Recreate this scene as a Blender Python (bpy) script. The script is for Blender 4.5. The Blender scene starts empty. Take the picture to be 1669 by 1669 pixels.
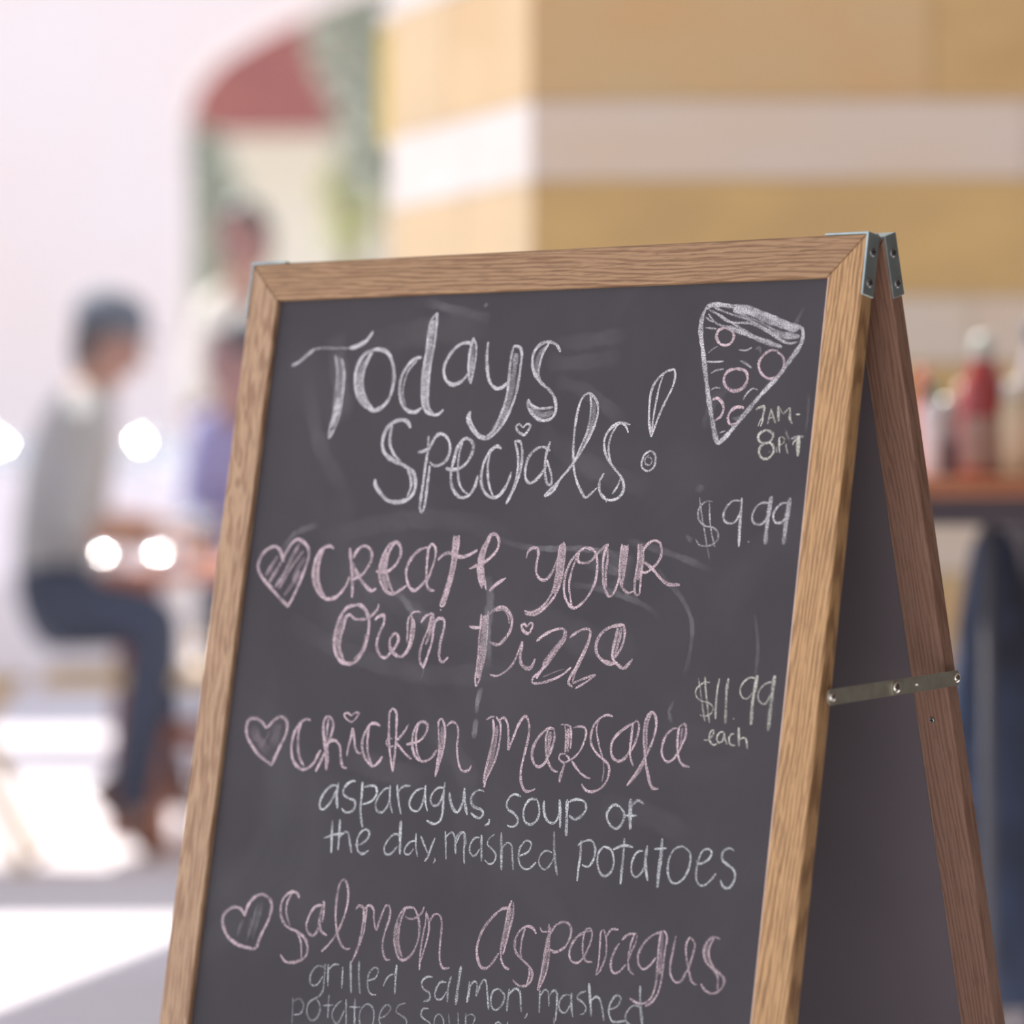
import bpy, bmesh, math, random
from mathutils import Vector, Matrix, Quaternion
R = random.Random(7)
sc = bpy.context.scene
col = sc.collection
# ---------------------------------------------------------------- camera
CAM_H = 1.0
cd = bpy.data.cameras.new('camera'); cam = bpy.data.objects.new('camera', cd); col.objects.link(cam)
cd.sensor_fit = 'HORIZONTAL'; cd.sensor_width = 24.0; cd.lens = 5921.305 / 1669 * 24
pitch, roll = -0.0137565, -0.0042758
F = Vector((0, math.cos(pitch), math.sin(pitch))); U0 = Vector((0, -math.sin(pitch), math.cos(pitch))); R0 = Vector((1, 0, 0))
RR = math.cos(roll) * R0 + math.sin(roll) * U0; UU = -math.sin(roll) * R0 + math.cos(roll) * U0
m = Matrix((RR, UU, -F)).transposed().to_4x4(); m.translation = (0, 0, CAM_H)
cam.matrix_world = m
cd.dof.use_dof = True; cd.dof.focus_distance = 2.76; cd.dof.aperture_fstop = 2.15
cd.clip_start = 0.05; cd.clip_end = 300
sc.camera = cam
# ---------------------------------------------------------------- light
SUN_DIR = Vector((-0.35, 0.50, 0.79)).normalized()      # towards the sun: high, behind and to the left
w = bpy.data.worlds.new('sky'); sc.world = w; w.use_nodes = True
bg = w.node_tree.nodes['Background']; bg.inputs[0].default_value = (0.82, 0.86, 1.0, 1); bg.inputs[1].default_value = 0.62
sd = bpy.data.lights.new('sun', 'SUN'); sd.energy = 5.6; sd.angle = math.radians(0.53); sd.color = (1, 0.95, 0.90)
so = bpy.data.objects.new('sun', sd); col.objects.link(so); so.rotation_euler = SUN_DIR.to_track_quat('Z', 'Y').to_euler()
so.location = (-5, 8, 12)
sc.view_settings.view_transform = 'Standard'; sc.view_settings.look = 'None'
sc.view_settings.exposure = 0.85; sc.view_settings.gamma = 1.0; sc.view_settings.use_curve_mapping = False
# ---------------------------------------------------------------- helpers
def lin(c):
    c = c / 255.0
    return c / 12.92 if c <= 0.04045 else ((c + 0.055) / 1.055) ** 2.4
def rgb(r, g, b): return (lin(r), lin(g), lin(b), 1)
def mat(name, c, rough=0.6, metal=0.0, noise=None, c2=None, bump=0.0, coord='Object', mapping=(1, 1, 1), trans=0.0, ior=1.45, spec=0.5):
    """principled material with a two-colour noise mix; colours are linear reflectances"""
    mt = bpy.data.materials.new(name); mt.use_nodes = True; nt = mt.node_tree; N = nt.nodes; L = nt.links
    b = N['Principled BSDF']; b.inputs['Base Color'].default_value = tuple(c[:3]) + (1,)
    b.inputs['Roughness'].default_value = rough; b.inputs['Metallic'].default_value = metal
    b.inputs['Transmission Weight'].default_value = trans; b.inputs['IOR'].default_value = ior
    b.inputs['Specular IOR Level'].default_value = spec
    tc = N.new('ShaderNodeTexCoord'); mp = N.new('ShaderNodeMapping'); mp.inputs['Scale'].default_value = mapping
    L.new(tc.outputs[coord], mp.inputs['Vector'])
    nz = N.new('ShaderNodeTexNoise'); nz.inputs['Scale'].default_value = noise or 6.0; nz.inputs['Detail'].default_value = 5
    L.new(mp.outputs[0], nz.inputs['Vector'])
    if c2 is None: c2 = tuple(min(1, k * 0.9) for k in c[:3])
    rp = N.new('ShaderNodeValToRGB'); rp.color_ramp.elements[0].position = 0.35; rp.color_ramp.elements[1].position = 0.65
    rp.color_ramp.elements[0].color = tuple(c2[:3]) + (1,); rp.color_ramp.elements[1].color = tuple(c[:3]) + (1,)
    L.new(nz.outputs['Fac'], rp.inputs[0]); L.new(rp.outputs[0], b.inputs['Base Color'])
    if bump:
        bp = N.new('ShaderNodeBump'); bp.inputs['Strength'].default_value = bump; bp.inputs['Distance'].default_value = 0.002
        L.new(nz.outputs['Fac'], bp.inputs['Height']); L.new(bp.outputs[0], b.inputs['Normal'])
    return mt
def link(name, me, mt, parent=None, M=None, smooth=False, kind=None, label=None):
    o = bpy.data.objects.new(name, me); col.objects.link(o)
    if mt and not me.materials: me.materials.append(mt)
    if parent: o.parent = parent
    if M is not None: o.matrix_local = M
    if smooth:
        for p in me.polygons: p.use_smooth = True
    if kind: o['kind'] = kind
    if label: o['label'] = label
    return o
def obj(name, bm, mt, parent=None, M=None, smooth=False, **k):
    me = bpy.data.meshes.new(name); bmesh.ops.recalc_face_normals(bm, faces=bm.faces[:]); bm.to_mesh(me); bm.free()
    return link(name, me, mt, parent, M, smooth, **k)
def empty(name, loc, label, cat, rz=0, group=None):
    o = bpy.data.objects.new(name, None); col.objects.link(o); o.location = loc; o.rotation_euler = (0, 0, rz)
    o.empty_display_size = 0.1
    o['label'] = label; o['category'] = cat
    if group: o['group'] = group
    return o
def tag(o, label, cat, group=None):
    o['label'] = label; o['category'] = cat
    if group: o['group'] = group
    return o
def struct(o): o['kind'] = 'structure'; return o
def box(bm, a, b):
    vs = [bm.verts.new((x, y, z)) for z in (a[2], b[2]) for y in (a[1], b[1]) for x in (a[0], b[0])]
    for f in ((0, 1, 3, 2), (4, 6, 7, 5), (0, 4, 5, 1), (2, 3, 7, 6), (0, 2, 6, 4), (1, 5, 7, 3)): bm.faces.new([vs[i] for i in f])
    return bm
def bevel(bm, r, seg=2):
    bmesh.ops.bevel(bm, geom=bm.edges[:], offset=r, segments=seg, affect='EDGES', profile=0.5, clamp_overlap=True); return bm
def boxo(name, a, b, mt, parent=None, r=0.0, M=None, **k):
    bm = box(bmesh.new(), a, b)
    if r: bevel(bm, r)
    return obj(name, bm, mt, parent, M, **k)
def prism(bm, poly, z0, z1):
    n = len(poly); lo = [bm.verts.new((x, y, z0)) for x, y in poly]; hi = [bm.verts.new((x, y, z1)) for x, y in poly]
    bm.faces.new(lo[::-1]); bm.faces.new(hi)
    for i in range(n): bm.faces.new((lo[i], lo[(i + 1) % n], hi[(i + 1) % n], hi[i]))
    return bm
def lathe(bm, prof, seg=24, M=Matrix(), cap=True):
    rings = []
    for r, z in prof:
        rings.append([bm.verts.new(M @ Vector((r * math.cos(2 * math.pi * i / seg), r * math.sin(2 * math.pi * i / seg), z))) for i in range(seg)])
    for a, b in zip(rings, rings[1:]):
        for i in range(seg): bm.faces.new((a[i], a[(i + 1) % seg], b[(i + 1) % seg], b[i]))
    if cap:
        if prof[0][0] > 1e-4: bm.faces.new(rings[0][::-1])
        if prof[-1][0] > 1e-4: bm.faces.new(rings[-1])
    bmesh.ops.remove_doubles(bm, verts=bm.verts[:], dist=1e-6)
    return bm
def tube(bm, pts, r, seg=10):
    """a round bar through points; r may be a list"""
    pts = [Vector(p) for p in pts]; rs = r if isinstance(r, (list, tuple)) else [r] * len(pts); rings = []
    for i, p in enumerate(pts):
        d = (pts[min(i + 1, len(pts) - 1)] - pts[max(i - 1, 0)]).normalized()
        q = d.to_track_quat('Z', 'Y')
        rings.append([bm.verts.new(p + q @ Vector((rs[i] * math.cos(2 * math.pi * k / seg), rs[i] * math.sin(2 * math.pi * k / seg), 0))) for k in range(seg)])
    for a, b in zip(rings, rings[1:]):
        for k in range(seg): bm.faces.new((a[k], a[(k + 1) % seg], b[(k + 1) % seg], b[k]))
    bm.faces.new(rings[0][::-1]); bm.faces.new(rings[-1]); return bm
def bar(bm, p, q, wx, wy):
    """a square bar from p to q"""
    p, q = Vector(p), Vector(q); d = (q - p).normalized()
    s = Vector((0, 1, 0)) if abs(d.y) < 0.9 else Vector((1, 0, 0))
    a = d.cross(s).normalized(); b = d.cross(a).normalized()
    vs = [bm.verts.new(c + a * sx * wx / 2 + b * sy * wy / 2) for c in (p, q) for sx, sy in ((-1, -1), (1, -1), (1, 1), (-1, 1))]
    for f in ((3, 2, 1, 0), (4, 5, 6, 7), (0, 1, 5, 4), (1, 2, 6, 5), (2, 3, 7, 6), (3, 0, 4, 7)): bm.faces.new([vs[i] for i in f])
    return bm
def oak(name, light, dark, pore, seed, axis='y', figure=0.4, rough=0.5, lines=270, slant=0.03):
    """oak: long grain bands, cathedral figure and fine dark pores running along one axis"""
    mt = bpy.data.materials.new(name); mt.use_nodes = True; nt = mt.node_tree; N = nt.nodes; L = nt.links
    b = N['Principled BSDF']; b.inputs['Roughness'].default_value = rough; b.inputs['Specular IOR Level'].default_value = 0.35
    tc = N.new('ShaderNodeTexCoord')
    def mapped(across, along, off):
        mp = N.new('ShaderNodeMapping'); s = {'x': (along, across, across), 'y': (across, along, across)}[axis]
        mp.inputs['Scale'].default_value = s; mp.inputs['Location'].default_value = (off, off * 1.7, off * 0.6)
        L.new(tc.outputs['Object'], mp.inputs['Vector']); return mp
    n1 = N.new('ShaderNodeTexNoise'); n1.inputs['Scale'].default_value = 1; n1.inputs['Detail'].default_value = 3; n1.inputs['Distortion'].default_value = 0.6
    L.new(mapped(38, 4.5, seed).outputs[0], n1.inputs['Vector'])
    mu = N.new('ShaderNodeMath'); mu.operation = 'MULTIPLY'; mu.inputs[1].default_value = 60 * figure + 10; L.new(n1.outputs['Fac'], mu.inputs[0])
    sx = N.new('ShaderNodeSeparateXYZ'); L.new(tc.outputs['Object'], sx.inputs[0])
    ac = N.new('ShaderNodeMath'); ac.operation = 'MULTIPLY'; ac.inputs[1].default_value = 6.283 * lines; L.new(sx.outputs['X' if axis == 'y' else 'Y'], ac.inputs[0])
    al = N.new('ShaderNodeMath'); al.operation = 'MULTIPLY_ADD'; al.inputs[1].default_value = 6.283 * lines * slant; L.new(sx.outputs['Y' if axis == 'y' else 'X'], al.inputs[0]); L.new(ac.outputs[0], al.inputs[2])
    su = N.new('ShaderNodeMath'); su.operation = 'ADD'; L.new(mu.outputs[0], su.inputs[0]); L.new(al.outputs[0], su.inputs[1])
    si = N.new('ShaderNodeMath'); si.operation = 'SINE'; L.new(su.outputs[0], si.inputs[0])
    n2 = N.new('ShaderNodeTexNoise'); n2.inputs['Scale'].default_value = 1; n2.inputs['Detail'].default_value = 4
    L.new(mapped(420, 22, seed + 3).outputs[0], n2.inputs['Vector'])
    n3 = N.new('ShaderNodeTexNoise'); n3.inputs['Scale'].default_value = 1; n3.inputs['Detail'].default_value = 2
    L.new(mapped(1100, 60, seed + 9).outputs[0], n3.inputs['Vector'])
    ms = N.new('ShaderNodeMath'); ms.operation = 'MULTIPLY_ADD'; ms.inputs[1].default_value = 0.17; ms.inputs[2].default_value = 0.0; L.new(si.outputs[0], ms.inputs[0])
    ad = N.new('ShaderNodeMath'); ad.operation = 'ADD'; L.new(ms.outputs[0], ad.inputs[0]); L.new(n2.outputs['Fac'], ad.inputs[1])
    r1 = N.new('ShaderNodeValToRGB'); e = r1.color_ramp.elements; e[0].position = 0.32; e[0].color = dark; e[1].position = 0.56; e[1].color = light
    L.new(ad.outputs[0], r1.inputs[0])
    r2 = N.new('ShaderNodeValToRGB'); e = r2.color_ramp.elements; e[0].position = 0.34; e[0].color = (1, 1, 1, 1); e[1].position = 0.46; e[1].color = (0, 0, 0, 1)
    L.new(n3.outputs['Fac'], r2.inputs[0])
    ps = N.new('ShaderNodeMath'); ps.operation = 'MULTIPLY'; ps.inputs[1].default_value = 0.45; L.new(r2.outputs[0], ps.inputs[0])
    mx = N.new('ShaderNodeMix'); mx.data_type = 'RGBA'; L.new(ps.outputs[0], mx.inputs['Factor']); L.new(r1.outputs[0], mx.inputs['A']); mx.inputs['B'].default_value = pore
    L.new(mx.outputs['Result'], b.inputs['Base Color'])
    bp = N.new('ShaderNodeBump'); bp.inputs['Strength'].default_value = 0.35; bp.inputs['Distance'].default_value = 0.0006; bp.invert = True
    L.new(r2.outputs[0], bp.inputs['Height']); L.new(bp.outputs[0], b.inputs['Normal'])
    return mt
CHALK = """
#title
W269 85 -5574 -864 -5494 -830 -5421 -778 -5348 -730
W178 40 -5348 -730 -5228 -721 -5107 -727 -4967 -730
W317 90 -4967 -730 -4889 -718 -4796 -678 -4754 -633 -4730 -596
W230 50 -5108 -785 -5070 -893 -5059 -1000 -5051 -1138 -5050 -1275 -5070 -1397 -5071 -1480
W229 75 -5033 -817 -4991 -925 -4976 -1047 -4977 -1169 -4991 -1306 -5028 -1412 -5071 -1480
W601 30 -5071 -801 -5027 -955 -5011 -1138
W528 75 -5017 -1138 -5026 -1260 -5053 -1382
W297 90 -4706 -748 -4798 -792 -4853 -882 -4862 -988 -4829 -1095 -4756 -1188 -4628 -1250 -4534 -1221 -4468 -1146 -4444 -1026 -4462 -905 -4522 -798 -4608 -751 -4706 -748
W262 85 -4705 -756 -4751 -838 -4776 -929 -4778 -1020 -4748 -1112 -4687 -1189 -4629 -1242
W490 50 -4764 -823 -4814 -944 -4802 -1081 -4694 -1204
W257 85 -4179 -821 -4262 -841 -4330 -908 -4370 -997 -4368 -1103 -4334 -1193 -4267 -1254 -4178 -1270 -4116 -1234
W172 60 -4223 -850 -4298 -923 -4331 -1028 -4330 -1133 -4281 -1224
W257 90 -4070 -463 -4122 -521 -4134 -611 -4135 -731 -4141 -881 -4143 -1016 -4123 -1151 -4074 -1257 -3982 -1295 -3918 -1281 -3890 -1252
W240 90 -4070 -463 -4061 -583 -4062 -703 -4073 -823 -4078 -943 -4075 -1062 -4063 -1167 -4038 -1242 -3983 -1288
W515 60 -4103 -522 -4104 -642 -4110 -807 -4108 -972 -4100 -1122 -4057 -1242
W270 90 -3661 -721 -3765 -718 -3852 -768 -3915 -856 -3932 -931 -3902 -1006 -3839 -1049 -3773 -1045 -3704 -1002 -3670 -951
W237 85 -3667 -676 -3681 -772 -3682 -891 -3665 -980 -3637 -1048
W203 85 -3667 -676 -3625 -744 -3617 -848 -3626 -951 -3637 -1048
W422 40 -3665 -728 -3655 -847 -3649 -966
W269 90 -3506 -714 -3505 -821 -3486 -925 -3464 -999 -3424 -1059 -3363 -1092 -3300 -1075 -3259 -1039
W233 85 -3244 -760 -3257 -841 -3257 -929 -3253 -1047 -3255 -1135 -3273 -1237 -3308 -1340 -3351 -1427 -3427 -1478 -3505 -1455 -3572 -1381 -3609 -1322 -3604 -1270
W233 90 -3245 -753 -3208 -757 -3175 -769 -3151 -828 -3151 -931 -3156 -1048 -3169 -1151 -3201 -1253 -3250 -1355 -3313 -1435 -3398 -1489 -3483 -1478 -3555 -1433 -3612 -1366 -3629 -1314 -3604 -1270
W499 35 -3209 -812 -3211 -989 -3223 -1165 -3266 -1311 -3358 -1442
W246 90 -2770 -811 -2814 -756 -2891 -729 -2979 -747 -3034 -816 -3034 -904 -3001 -978 -2927 -1052 -2837 -1112 -2776 -1179 -2752 -1259 -2770 -1324 -2839 -1352 -2923 -1337 -2994 -1285 -3039 -1226 -3036 -1182
W214 80 -2890 -735 -2935 -804 -2959 -891 -2965 -979 -2939 -1030
W214 90 -3036 -1182 -3002 -1226 -2935 -1253 -2852 -1257 -2781 -1247
W395 35 -2930 -775 -2991 -861 -2987 -978
W493 35 -2998 -1256 -2881 -1308 -2775 -1287
W308 90 -4206 -1397 -4253 -1344 -4323 -1332 -4406 -1358 -4465 -1417 -4486 -1507 -4463 -1583 -4391 -1643 -4288 -1681 -4196 -1718 -4122 -1763 -4087 -1837 -4089 -1912 -4138 -1971 -4239 -2001 -4357 -1987 -4444 -1927 -4502 -1867 -4520 -1815
W241 85 -4400 -1358 -4412 -1448 -4398 -1538 -4347 -1613 -4270 -1673
W222 75 -4196 -1718 -4144 -1808 -4132 -1882 -4159 -1956
W238 90 -4010 -1466 -4000 -1585 -4006 -1704 -4007 -1823 -4012 -1956 -4012 -2045 -3987 -2082 -3966 -2030 -3963 -1926 -3962 -1808 -3962 -1704
W237 90 -3992 -1585 -3959 -1511 -3919 -1459 -3863 -1452 -3800 -1497 -3770 -1572 -3787 -1645 -3846 -1697 -3921 -1704 -3967 -1674
W238 80 -4099 -1596 -4043 -1588 -3999 -1563
W252 90 -3794 -1727 -3726 -1737 -3652 -1727 -3584 -1683 -3540 -1602 -3540 -1536 -3593 -1491 -3649 -1498 -3696 -1557 -3719 -1660 -3732 -1764 -3710 -1867 -3649 -1940 -3589 -1962 -3518 -1940 -3472 -1867 -3456 -1786
W201 85 -3649 -1498 -3671 -1602 -3668 -1720 -3647 -1823 -3599 -1896 -3537 -1933
W248 90 -3250 -1574 -3296 -1552 -3355 -1589 -3407 -1676 -3422 -1793 -3396 -1881 -3341 -1940 -3273 -1961 -3211 -1939 -3158 -1866 -3131 -1794 -3124 -1757
W199 85 -3355 -1589 -3368 -1691 -3353 -1793 -3322 -1881 -3274 -1954
W231 90 -3126 -1517 -3070 -1517 -3038 -1590 -3031 -1692 -3047 -1808 -3087 -1910 -3140 -2012
W198 80 -3126 -1517 -3087 -1590 -3064 -1692 -3067 -1794 -3082 -1881 -3115 -1968
W197 85 -3053 -1408 -3100 -1378 -3128 -1400 -3100 -1437 -3041 -1466 -3009 -1438 -2984 -1390 -3026 -1379 -3053 -1408
W228 85 -2759 -1592 -2827 -1562 -2898 -1576 -2962 -1634 -2986 -1721 -2974 -1808 -2928 -1845 -2871 -1823 -2816 -1765 -2779 -1707
W212 85 -2770 -1519 -2794 -1606 -2797 -1707 -2774 -1808 -2750 -1852 -2714 -1852 -2724 -1780 -2761 -1707 -2785 -1664
W200 90 -2769 -1953 -2688 -1908 -2630 -1813 -2562 -1737 -2481 -1636 -2405 -1510 -2352 -1385 -2338 -1284 -2361 -1207 -2415 -1156 -2463 -1145 -2512 -1193 -2537 -1294 -2544 -1433 -2537 -1573 -2515 -1712 -2471 -1826 -2411 -1914 -2366 -1958 -2316 -1926 -2267 -1882
W185 80 -2431 -1156 -2412 -1232 -2409 -1346 -2421 -1447 -2462 -1548 -2521 -1687 -2616 -1800 -2770 -1946
W340 30 -2392 -1207 -2375 -1334 -2408 -1485 -2495 -1649
W210 90 -2012 -1394 -2081 -1381 -2149 -1387 -2212 -1436 -2243 -1499 -2237 -1575 -2198 -1650 -2126 -1726 -2056 -1788 -2017 -1845 -2012 -1907 -2048 -1957 -2122 -1978 -2195 -1957 -2242 -1895 -2244 -1826 -2213 -1769
W168 85 -2024 -1457 -2054 -1406 -2112 -1381 -2166 -1437 -2194 -1512 -2193 -1600 -2155 -1688
W167 70 -2046 -1801 -2075 -1876 -2113 -1932
W196 90 -2223 -1926 -2171 -1966 -2159 -1995
W194 90 -1654 -968 -1735 -991 -1810 -1053 -1849 -1140 -1851 -1265 -1834 -1390 -1802 -1490
W180 90 -1654 -968 -1638 -1031 -1657 -1118 -1705 -1217 -1751 -1328 -1783 -1428 -1802 -1490
W167 80 -1748 -1004 -1775 -1091 -1790 -1203 -1802 -1340 -1802 -1452
W166 80 -1791 -1596 -1841 -1621 -1864 -1676 -1857 -1726 -1800 -1754 -1751 -1727 -1737 -1677 -1749 -1627 -1791 -1596
W138 45 -1802 -1627 -1836 -1658 -1831 -1695 -1791 -1708 -1768 -1677 -1792 -1646 -1814 -1652
#pizza
W359 80 -1427 -518 -1448 -586 -1444 -698 -1396 -874 -1336 -1098 -1284 -1272 -1224 -1445 -1181 -1550
W325 80 -1181 -1550 -1101 -1483 -973 -1337 -832 -1180 -690 -1036 -591 -904 -523 -808 -511 -735 -526 -674
W331 70 -1427 -518 -1386 -486 -1305 -481 -1153 -502 -1018 -518 -865 -572 -712 -626 -591 -666 -525 -680
W492 65 -1166 -520 -1014 -549 -861 -603 -708 -656 -559 -691
W165 50 -1405 -512 -1279 -566 -1104 -658 -901 -749 -688 -822
W165 55 -1347 -502 -1191 -556 -1037 -598 -882 -664 -727 -742 -580 -758
W165 50 -1393 -550 -1301 -628 -1147 -669 -961 -736 -780 -777
W179 60 -1319 -546 -1183 -618 -988 -636 -834 -702 -648 -792 -548 -783
W138 60 -1409 -656 -1356 -661 -1303 -667
W328 55 -1208 -655 -1054 -702 -869 -769 -688 -822
W351 55 -822 -678 -700 -724 -538 -746
W138 45 -1412 -575 -1371 -601 -1332 -614
W136 40 -1101 -559 -947 -613 -777 -685
P219 90 -1222 -662 -1279 -678 -1296 -729 -1260 -780 -1201 -796 -1151 -775 -1136 -726 -1163 -681 -1222 -662
P201 90 -721 -849 -787 -844 -854 -886 -882 -946 -853 -1014 -774 -1059 -690 -1036 -653 -963 -671 -896 -727 -858
P231 90 -1085 -977 -1156 -996 -1186 -1057 -1147 -1123 -1071 -1147 -1000 -1122 -968 -1055 -1002 -993 -1085 -977
P218 90 -1270 -1210 -1227 -1199 -1177 -1236 -1159 -1286 -1179 -1341 -1227 -1369
P216 90 -973 -1276 -1040 -1269 -1095 -1305 -1110 -1360 -1075 -1404 -1018 -1386
W123 60 -1354 -850 -1306 -814 -1271 -802
W122 60 -1074 -834 -1007 -839 -958 -816
W137 70 -1360 -918 -1285 -921 -1204 -918
W123 60 -1311 -1009 -1269 -988 -1196 -977
W163 45 -1056 -916 -1002 -938 -938 -976
W123 60 -1294 -1136 -1252 -1118 -1206 -1125
W122 60 -988 -1217 -964 -1172 -911 -1130 -866 -1143
W136 60 -1170 -1464 -1142 -1456 -1120 -1452
W270 25 -934 -835 -891 -823 -870 -873
W271 25 -1074 -1348 -1028 -1361 -1003 -1331
#hours
Y176 90 -864 -1292 -843 -1277 -793 -1266 -793 -1266 -788 -1287 -794 -1336 -795 -1386 -806 -1419
Y96 80 -809 -1356 -819 -1388 -829 -1417
Y121 70 -744 -1402 -735 -1337 -728 -1285
Y185 65 -731 -1287 -704 -1337 -674 -1394
Y108 70 -740 -1357 -724 -1354 -709 -1353
Y197 70 -664 -1268 -659 -1315 -648 -1381
Y127 70 -649 -1280 -631 -1312 -612 -1327 -612 -1327 -588 -1304 -563 -1279
Y184 80 -558 -1280 -553 -1330 -549 -1368 -523 -1399
Y127 100 -498 -1332 -481 -1332 -464 -1331
Y185 90 -753 -1446 -802 -1467 -817 -1502 -797 -1534 -757 -1546 -710 -1537 -686 -1506 -687 -1474 -713 -1459 -753 -1446
Y184 90 -710 -1540 -671 -1570 -666 -1613 -696 -1653 -736 -1665 -776 -1647 -797 -1604 -783 -1566 -750 -1549
Y175 90 -627 -1503 -621 -1561 -609 -1619
Y108 85 -628 -1506 -605 -1498 -579 -1512 -582 -1541 -611 -1561
W159 50 -641 -1575 -639 -1596 -636 -1616
Y158 75 -562 -1550 -552 -1588 -534 -1625
Y158 22 -583 -1437 -558 -1489 -524 -1539
W221 40 -520 -1513 -464 -1502 -406 -1498
Y158 70 -499 -1559 -495 -1539 -468 -1519
Y300 80 -454 -1493 -452 -1562 -444 -1646
W159 25 -713 -1624 -704 -1613 -696 -1595
#price_one
W135 50 -1169 -1985 -1228 -1985 -1282 -2028 -1290 -2084 -1269 -2132 -1212 -2169 -1144 -2180 -1096 -2210 -1082 -2259 -1113 -2302 -1185 -2321 -1253 -2310 -1283 -2273
W122 45 -1292 -1955 -1263 -2059 -1227 -2169 -1178 -2315
W121 20 -1178 -2315 -1156 -2375 -1133 -2436
W122 50 -1197 -1997 -1172 -2132 -1145 -2229 -1103 -2326
W161 80 -920 -1978 -979 -1978 -1032 -2021 -1056 -2082 -1040 -2131 -986 -2149 -937 -2130 -909 -2069
W214 85 -906 -1954 -901 -2069 -896 -2190 -886 -2324
W146 90 -811 -2284 -804 -2284 -797 -2284
W159 75 -649 -1995 -729 -1996 -781 -2044 -795 -2105 -768 -2147 -709 -2153 -670 -2116 -649 -2056
W318 60 -642 -1941 -649 -2056 -654 -2188 -651 -2303
W158 75 -477 -1995 -541 -1995 -593 -2043 -608 -2092 -581 -2140 -524 -2133 -481 -2079
W342 50 -475 -1953 -482 -2067 -489 -2187 -489 -2301
W105 40 -551 -2151 -508 -2146 -466 -2141
#create
P261 85 -5398 -2498 -5440 -2420 -5500 -2375 -5574 -2387 -5641 -2439 -5674 -2513 -5665 -2569 -5608 -2636 -5505 -2713 -5402 -2790 -5293 -2860 -5293 -2860 -5252 -2798 -5209 -2696 -5162 -2573 -5131 -2460 -5148 -2382 -5208 -2333 -5271 -2311 -5326 -2340 -5369 -2396 -5404 -2458 -5398 -2498
P367 40 -5574 -2613 -5533 -2545 -5472 -2454
P314 45 -5527 -2668 -5456 -2555 -5414 -2487
P313 50 -5460 -2712 -5387 -2610 -5319 -2474 -5250 -2350
P286 40 -5413 -2723 -5344 -2598 -5271 -2496 -5196 -2405
P389 30 -5275 -2653 -5232 -2551 -5172 -2461
P389 30 -5344 -2777 -5296 -2709 -5232 -2641
P518 30 -5258 -2664 -5214 -2573
P256 90 -4868 -2385 -4908 -2363 -4978 -2380 -5041 -2448 -5062 -2549 -5046 -2649 -4997 -2726 -4929 -2780 -4861 -2795 -4783 -2777 -4719 -2721 -4679 -2654 -4672 -2609
P232 90 -4978 -2386 -5003 -2459 -5010 -2548 -4996 -2637 -4962 -2714 -4900 -2779
P438 50 -5001 -2425 -5034 -2537 -5010 -2659 -4932 -2763
P281 90 -4698 -2377 -4677 -2454 -4653 -2543 -4628 -2653 -4611 -2779
P254 85 -4651 -2465 -4618 -2398 -4559 -2359 -4491 -2375 -4454 -2429 -4465 -2496 -4512 -2568 -4563 -2607 -4625 -2631
P254 90 -4617 -2542 -4563 -2607 -4495 -2672 -4416 -2720 -4369 -2697
P445 30 -4669 -2488 -4613 -2564 -4547 -2618
P252 90 -4390 -2561 -4325 -2565 -4256 -2553 -4192 -2503 -4154 -2426 -4173 -2349 -4227 -2322 -4287 -2350 -4332 -2428 -4354 -2516 -4348 -2604 -4307 -2680 -4243 -2728 -4177 -2738 -4118 -2709 -4053 -2670
P226 85 -4226 -2328 -4268 -2383 -4286 -2449 -4287 -2537 -4261 -2613 -4222 -2678 -4186 -2727
P453 60 -4293 -2405 -4320 -2505 -4308 -2603 -4247 -2701
P248 85 -3860 -2367 -3943 -2374 -4019 -2429 -4065 -2501 -4076 -2567 -4050 -2642 -4007 -2696 -3956 -2706 -3899 -2662 -3864 -2617
P223 85 -3844 -2329 -3872 -2378 -3871 -2476 -3863 -2574 -3854 -2639 -3824 -2693 -3760 -2705
P223 85 -3844 -2329 -3801 -2367 -3792 -2443 -3814 -2530 -3838 -2606 -3847 -2639
P197 90 -3624 -2262 -3620 -2365 -3614 -2473 -3625 -2581 -3654 -2711 -3687 -2820
P197 85 -3576 -2261 -3570 -2364 -3577 -2483 -3591 -2580 -3614 -2700 -3651 -2824 -3687 -2820
P394 70 -3603 -2267 -3596 -2375 -3597 -2494 -3612 -2602 -3639 -2722 -3667 -2809
P172 90 -3681 -2857 -3674 -2857 -3667 -2859
P272 85 -3761 -2464 -3725 -2425 -3659 -2403 -3586 -2424 -3516 -2434 -3449 -2416 -3372 -2378
P278 90 -4570 -2839 -4653 -2863 -4713 -2941 -4741 -3041 -4745 -3152 -4710 -3239 -4642 -3297 -4553 -3311 -4485 -3287 -4431 -3219 -4407 -3142 -4394 -3043 -4405 -2956 -4448 -2880 -4512 -2838 -4570 -2839
P253 85 -4594 -2916 -4643 -2929 -4663 -3028 -4684 -3128 -4672 -3204 -4632 -3269 -4597 -3307
P228 80 -4608 -2917 -4553 -2948 -4480 -2952 -4424 -2940 -4372 -2911 -4328 -2867 -4321 -2823
P176 60 -4426 -3066 -4421 -3142 -4452 -3220 -4515 -3277
P507 45 -4659 -2918 -4705 -3040 -4710 -3162 -4663 -3259
P251 85 -4343 -2954 -4312 -2926 -4257 -2914 -4242 -2963 -4273 -3040 -4295 -3128 -4278 -3193 -4235 -3241 -4183 -3250 -4140 -3211 -4092 -3155 -4072 -3100 -4100 -3057 -4134 -3064 -4162 -3113 -4145 -3178 -4096 -3220 -4029 -3240 -3985 -3206 -3953 -3140 -3948 -3032 -3953 -2956 -3975 -2902
P186 70 -3975 -2902 -3997 -2946 -3987 -3054 -3982 -3130
P173 80 -3982 -3228 -3942 -3161 -3921 -3074 -3930 -2966 -3975 -2902 -3923 -2874 -3873 -2883
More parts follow.
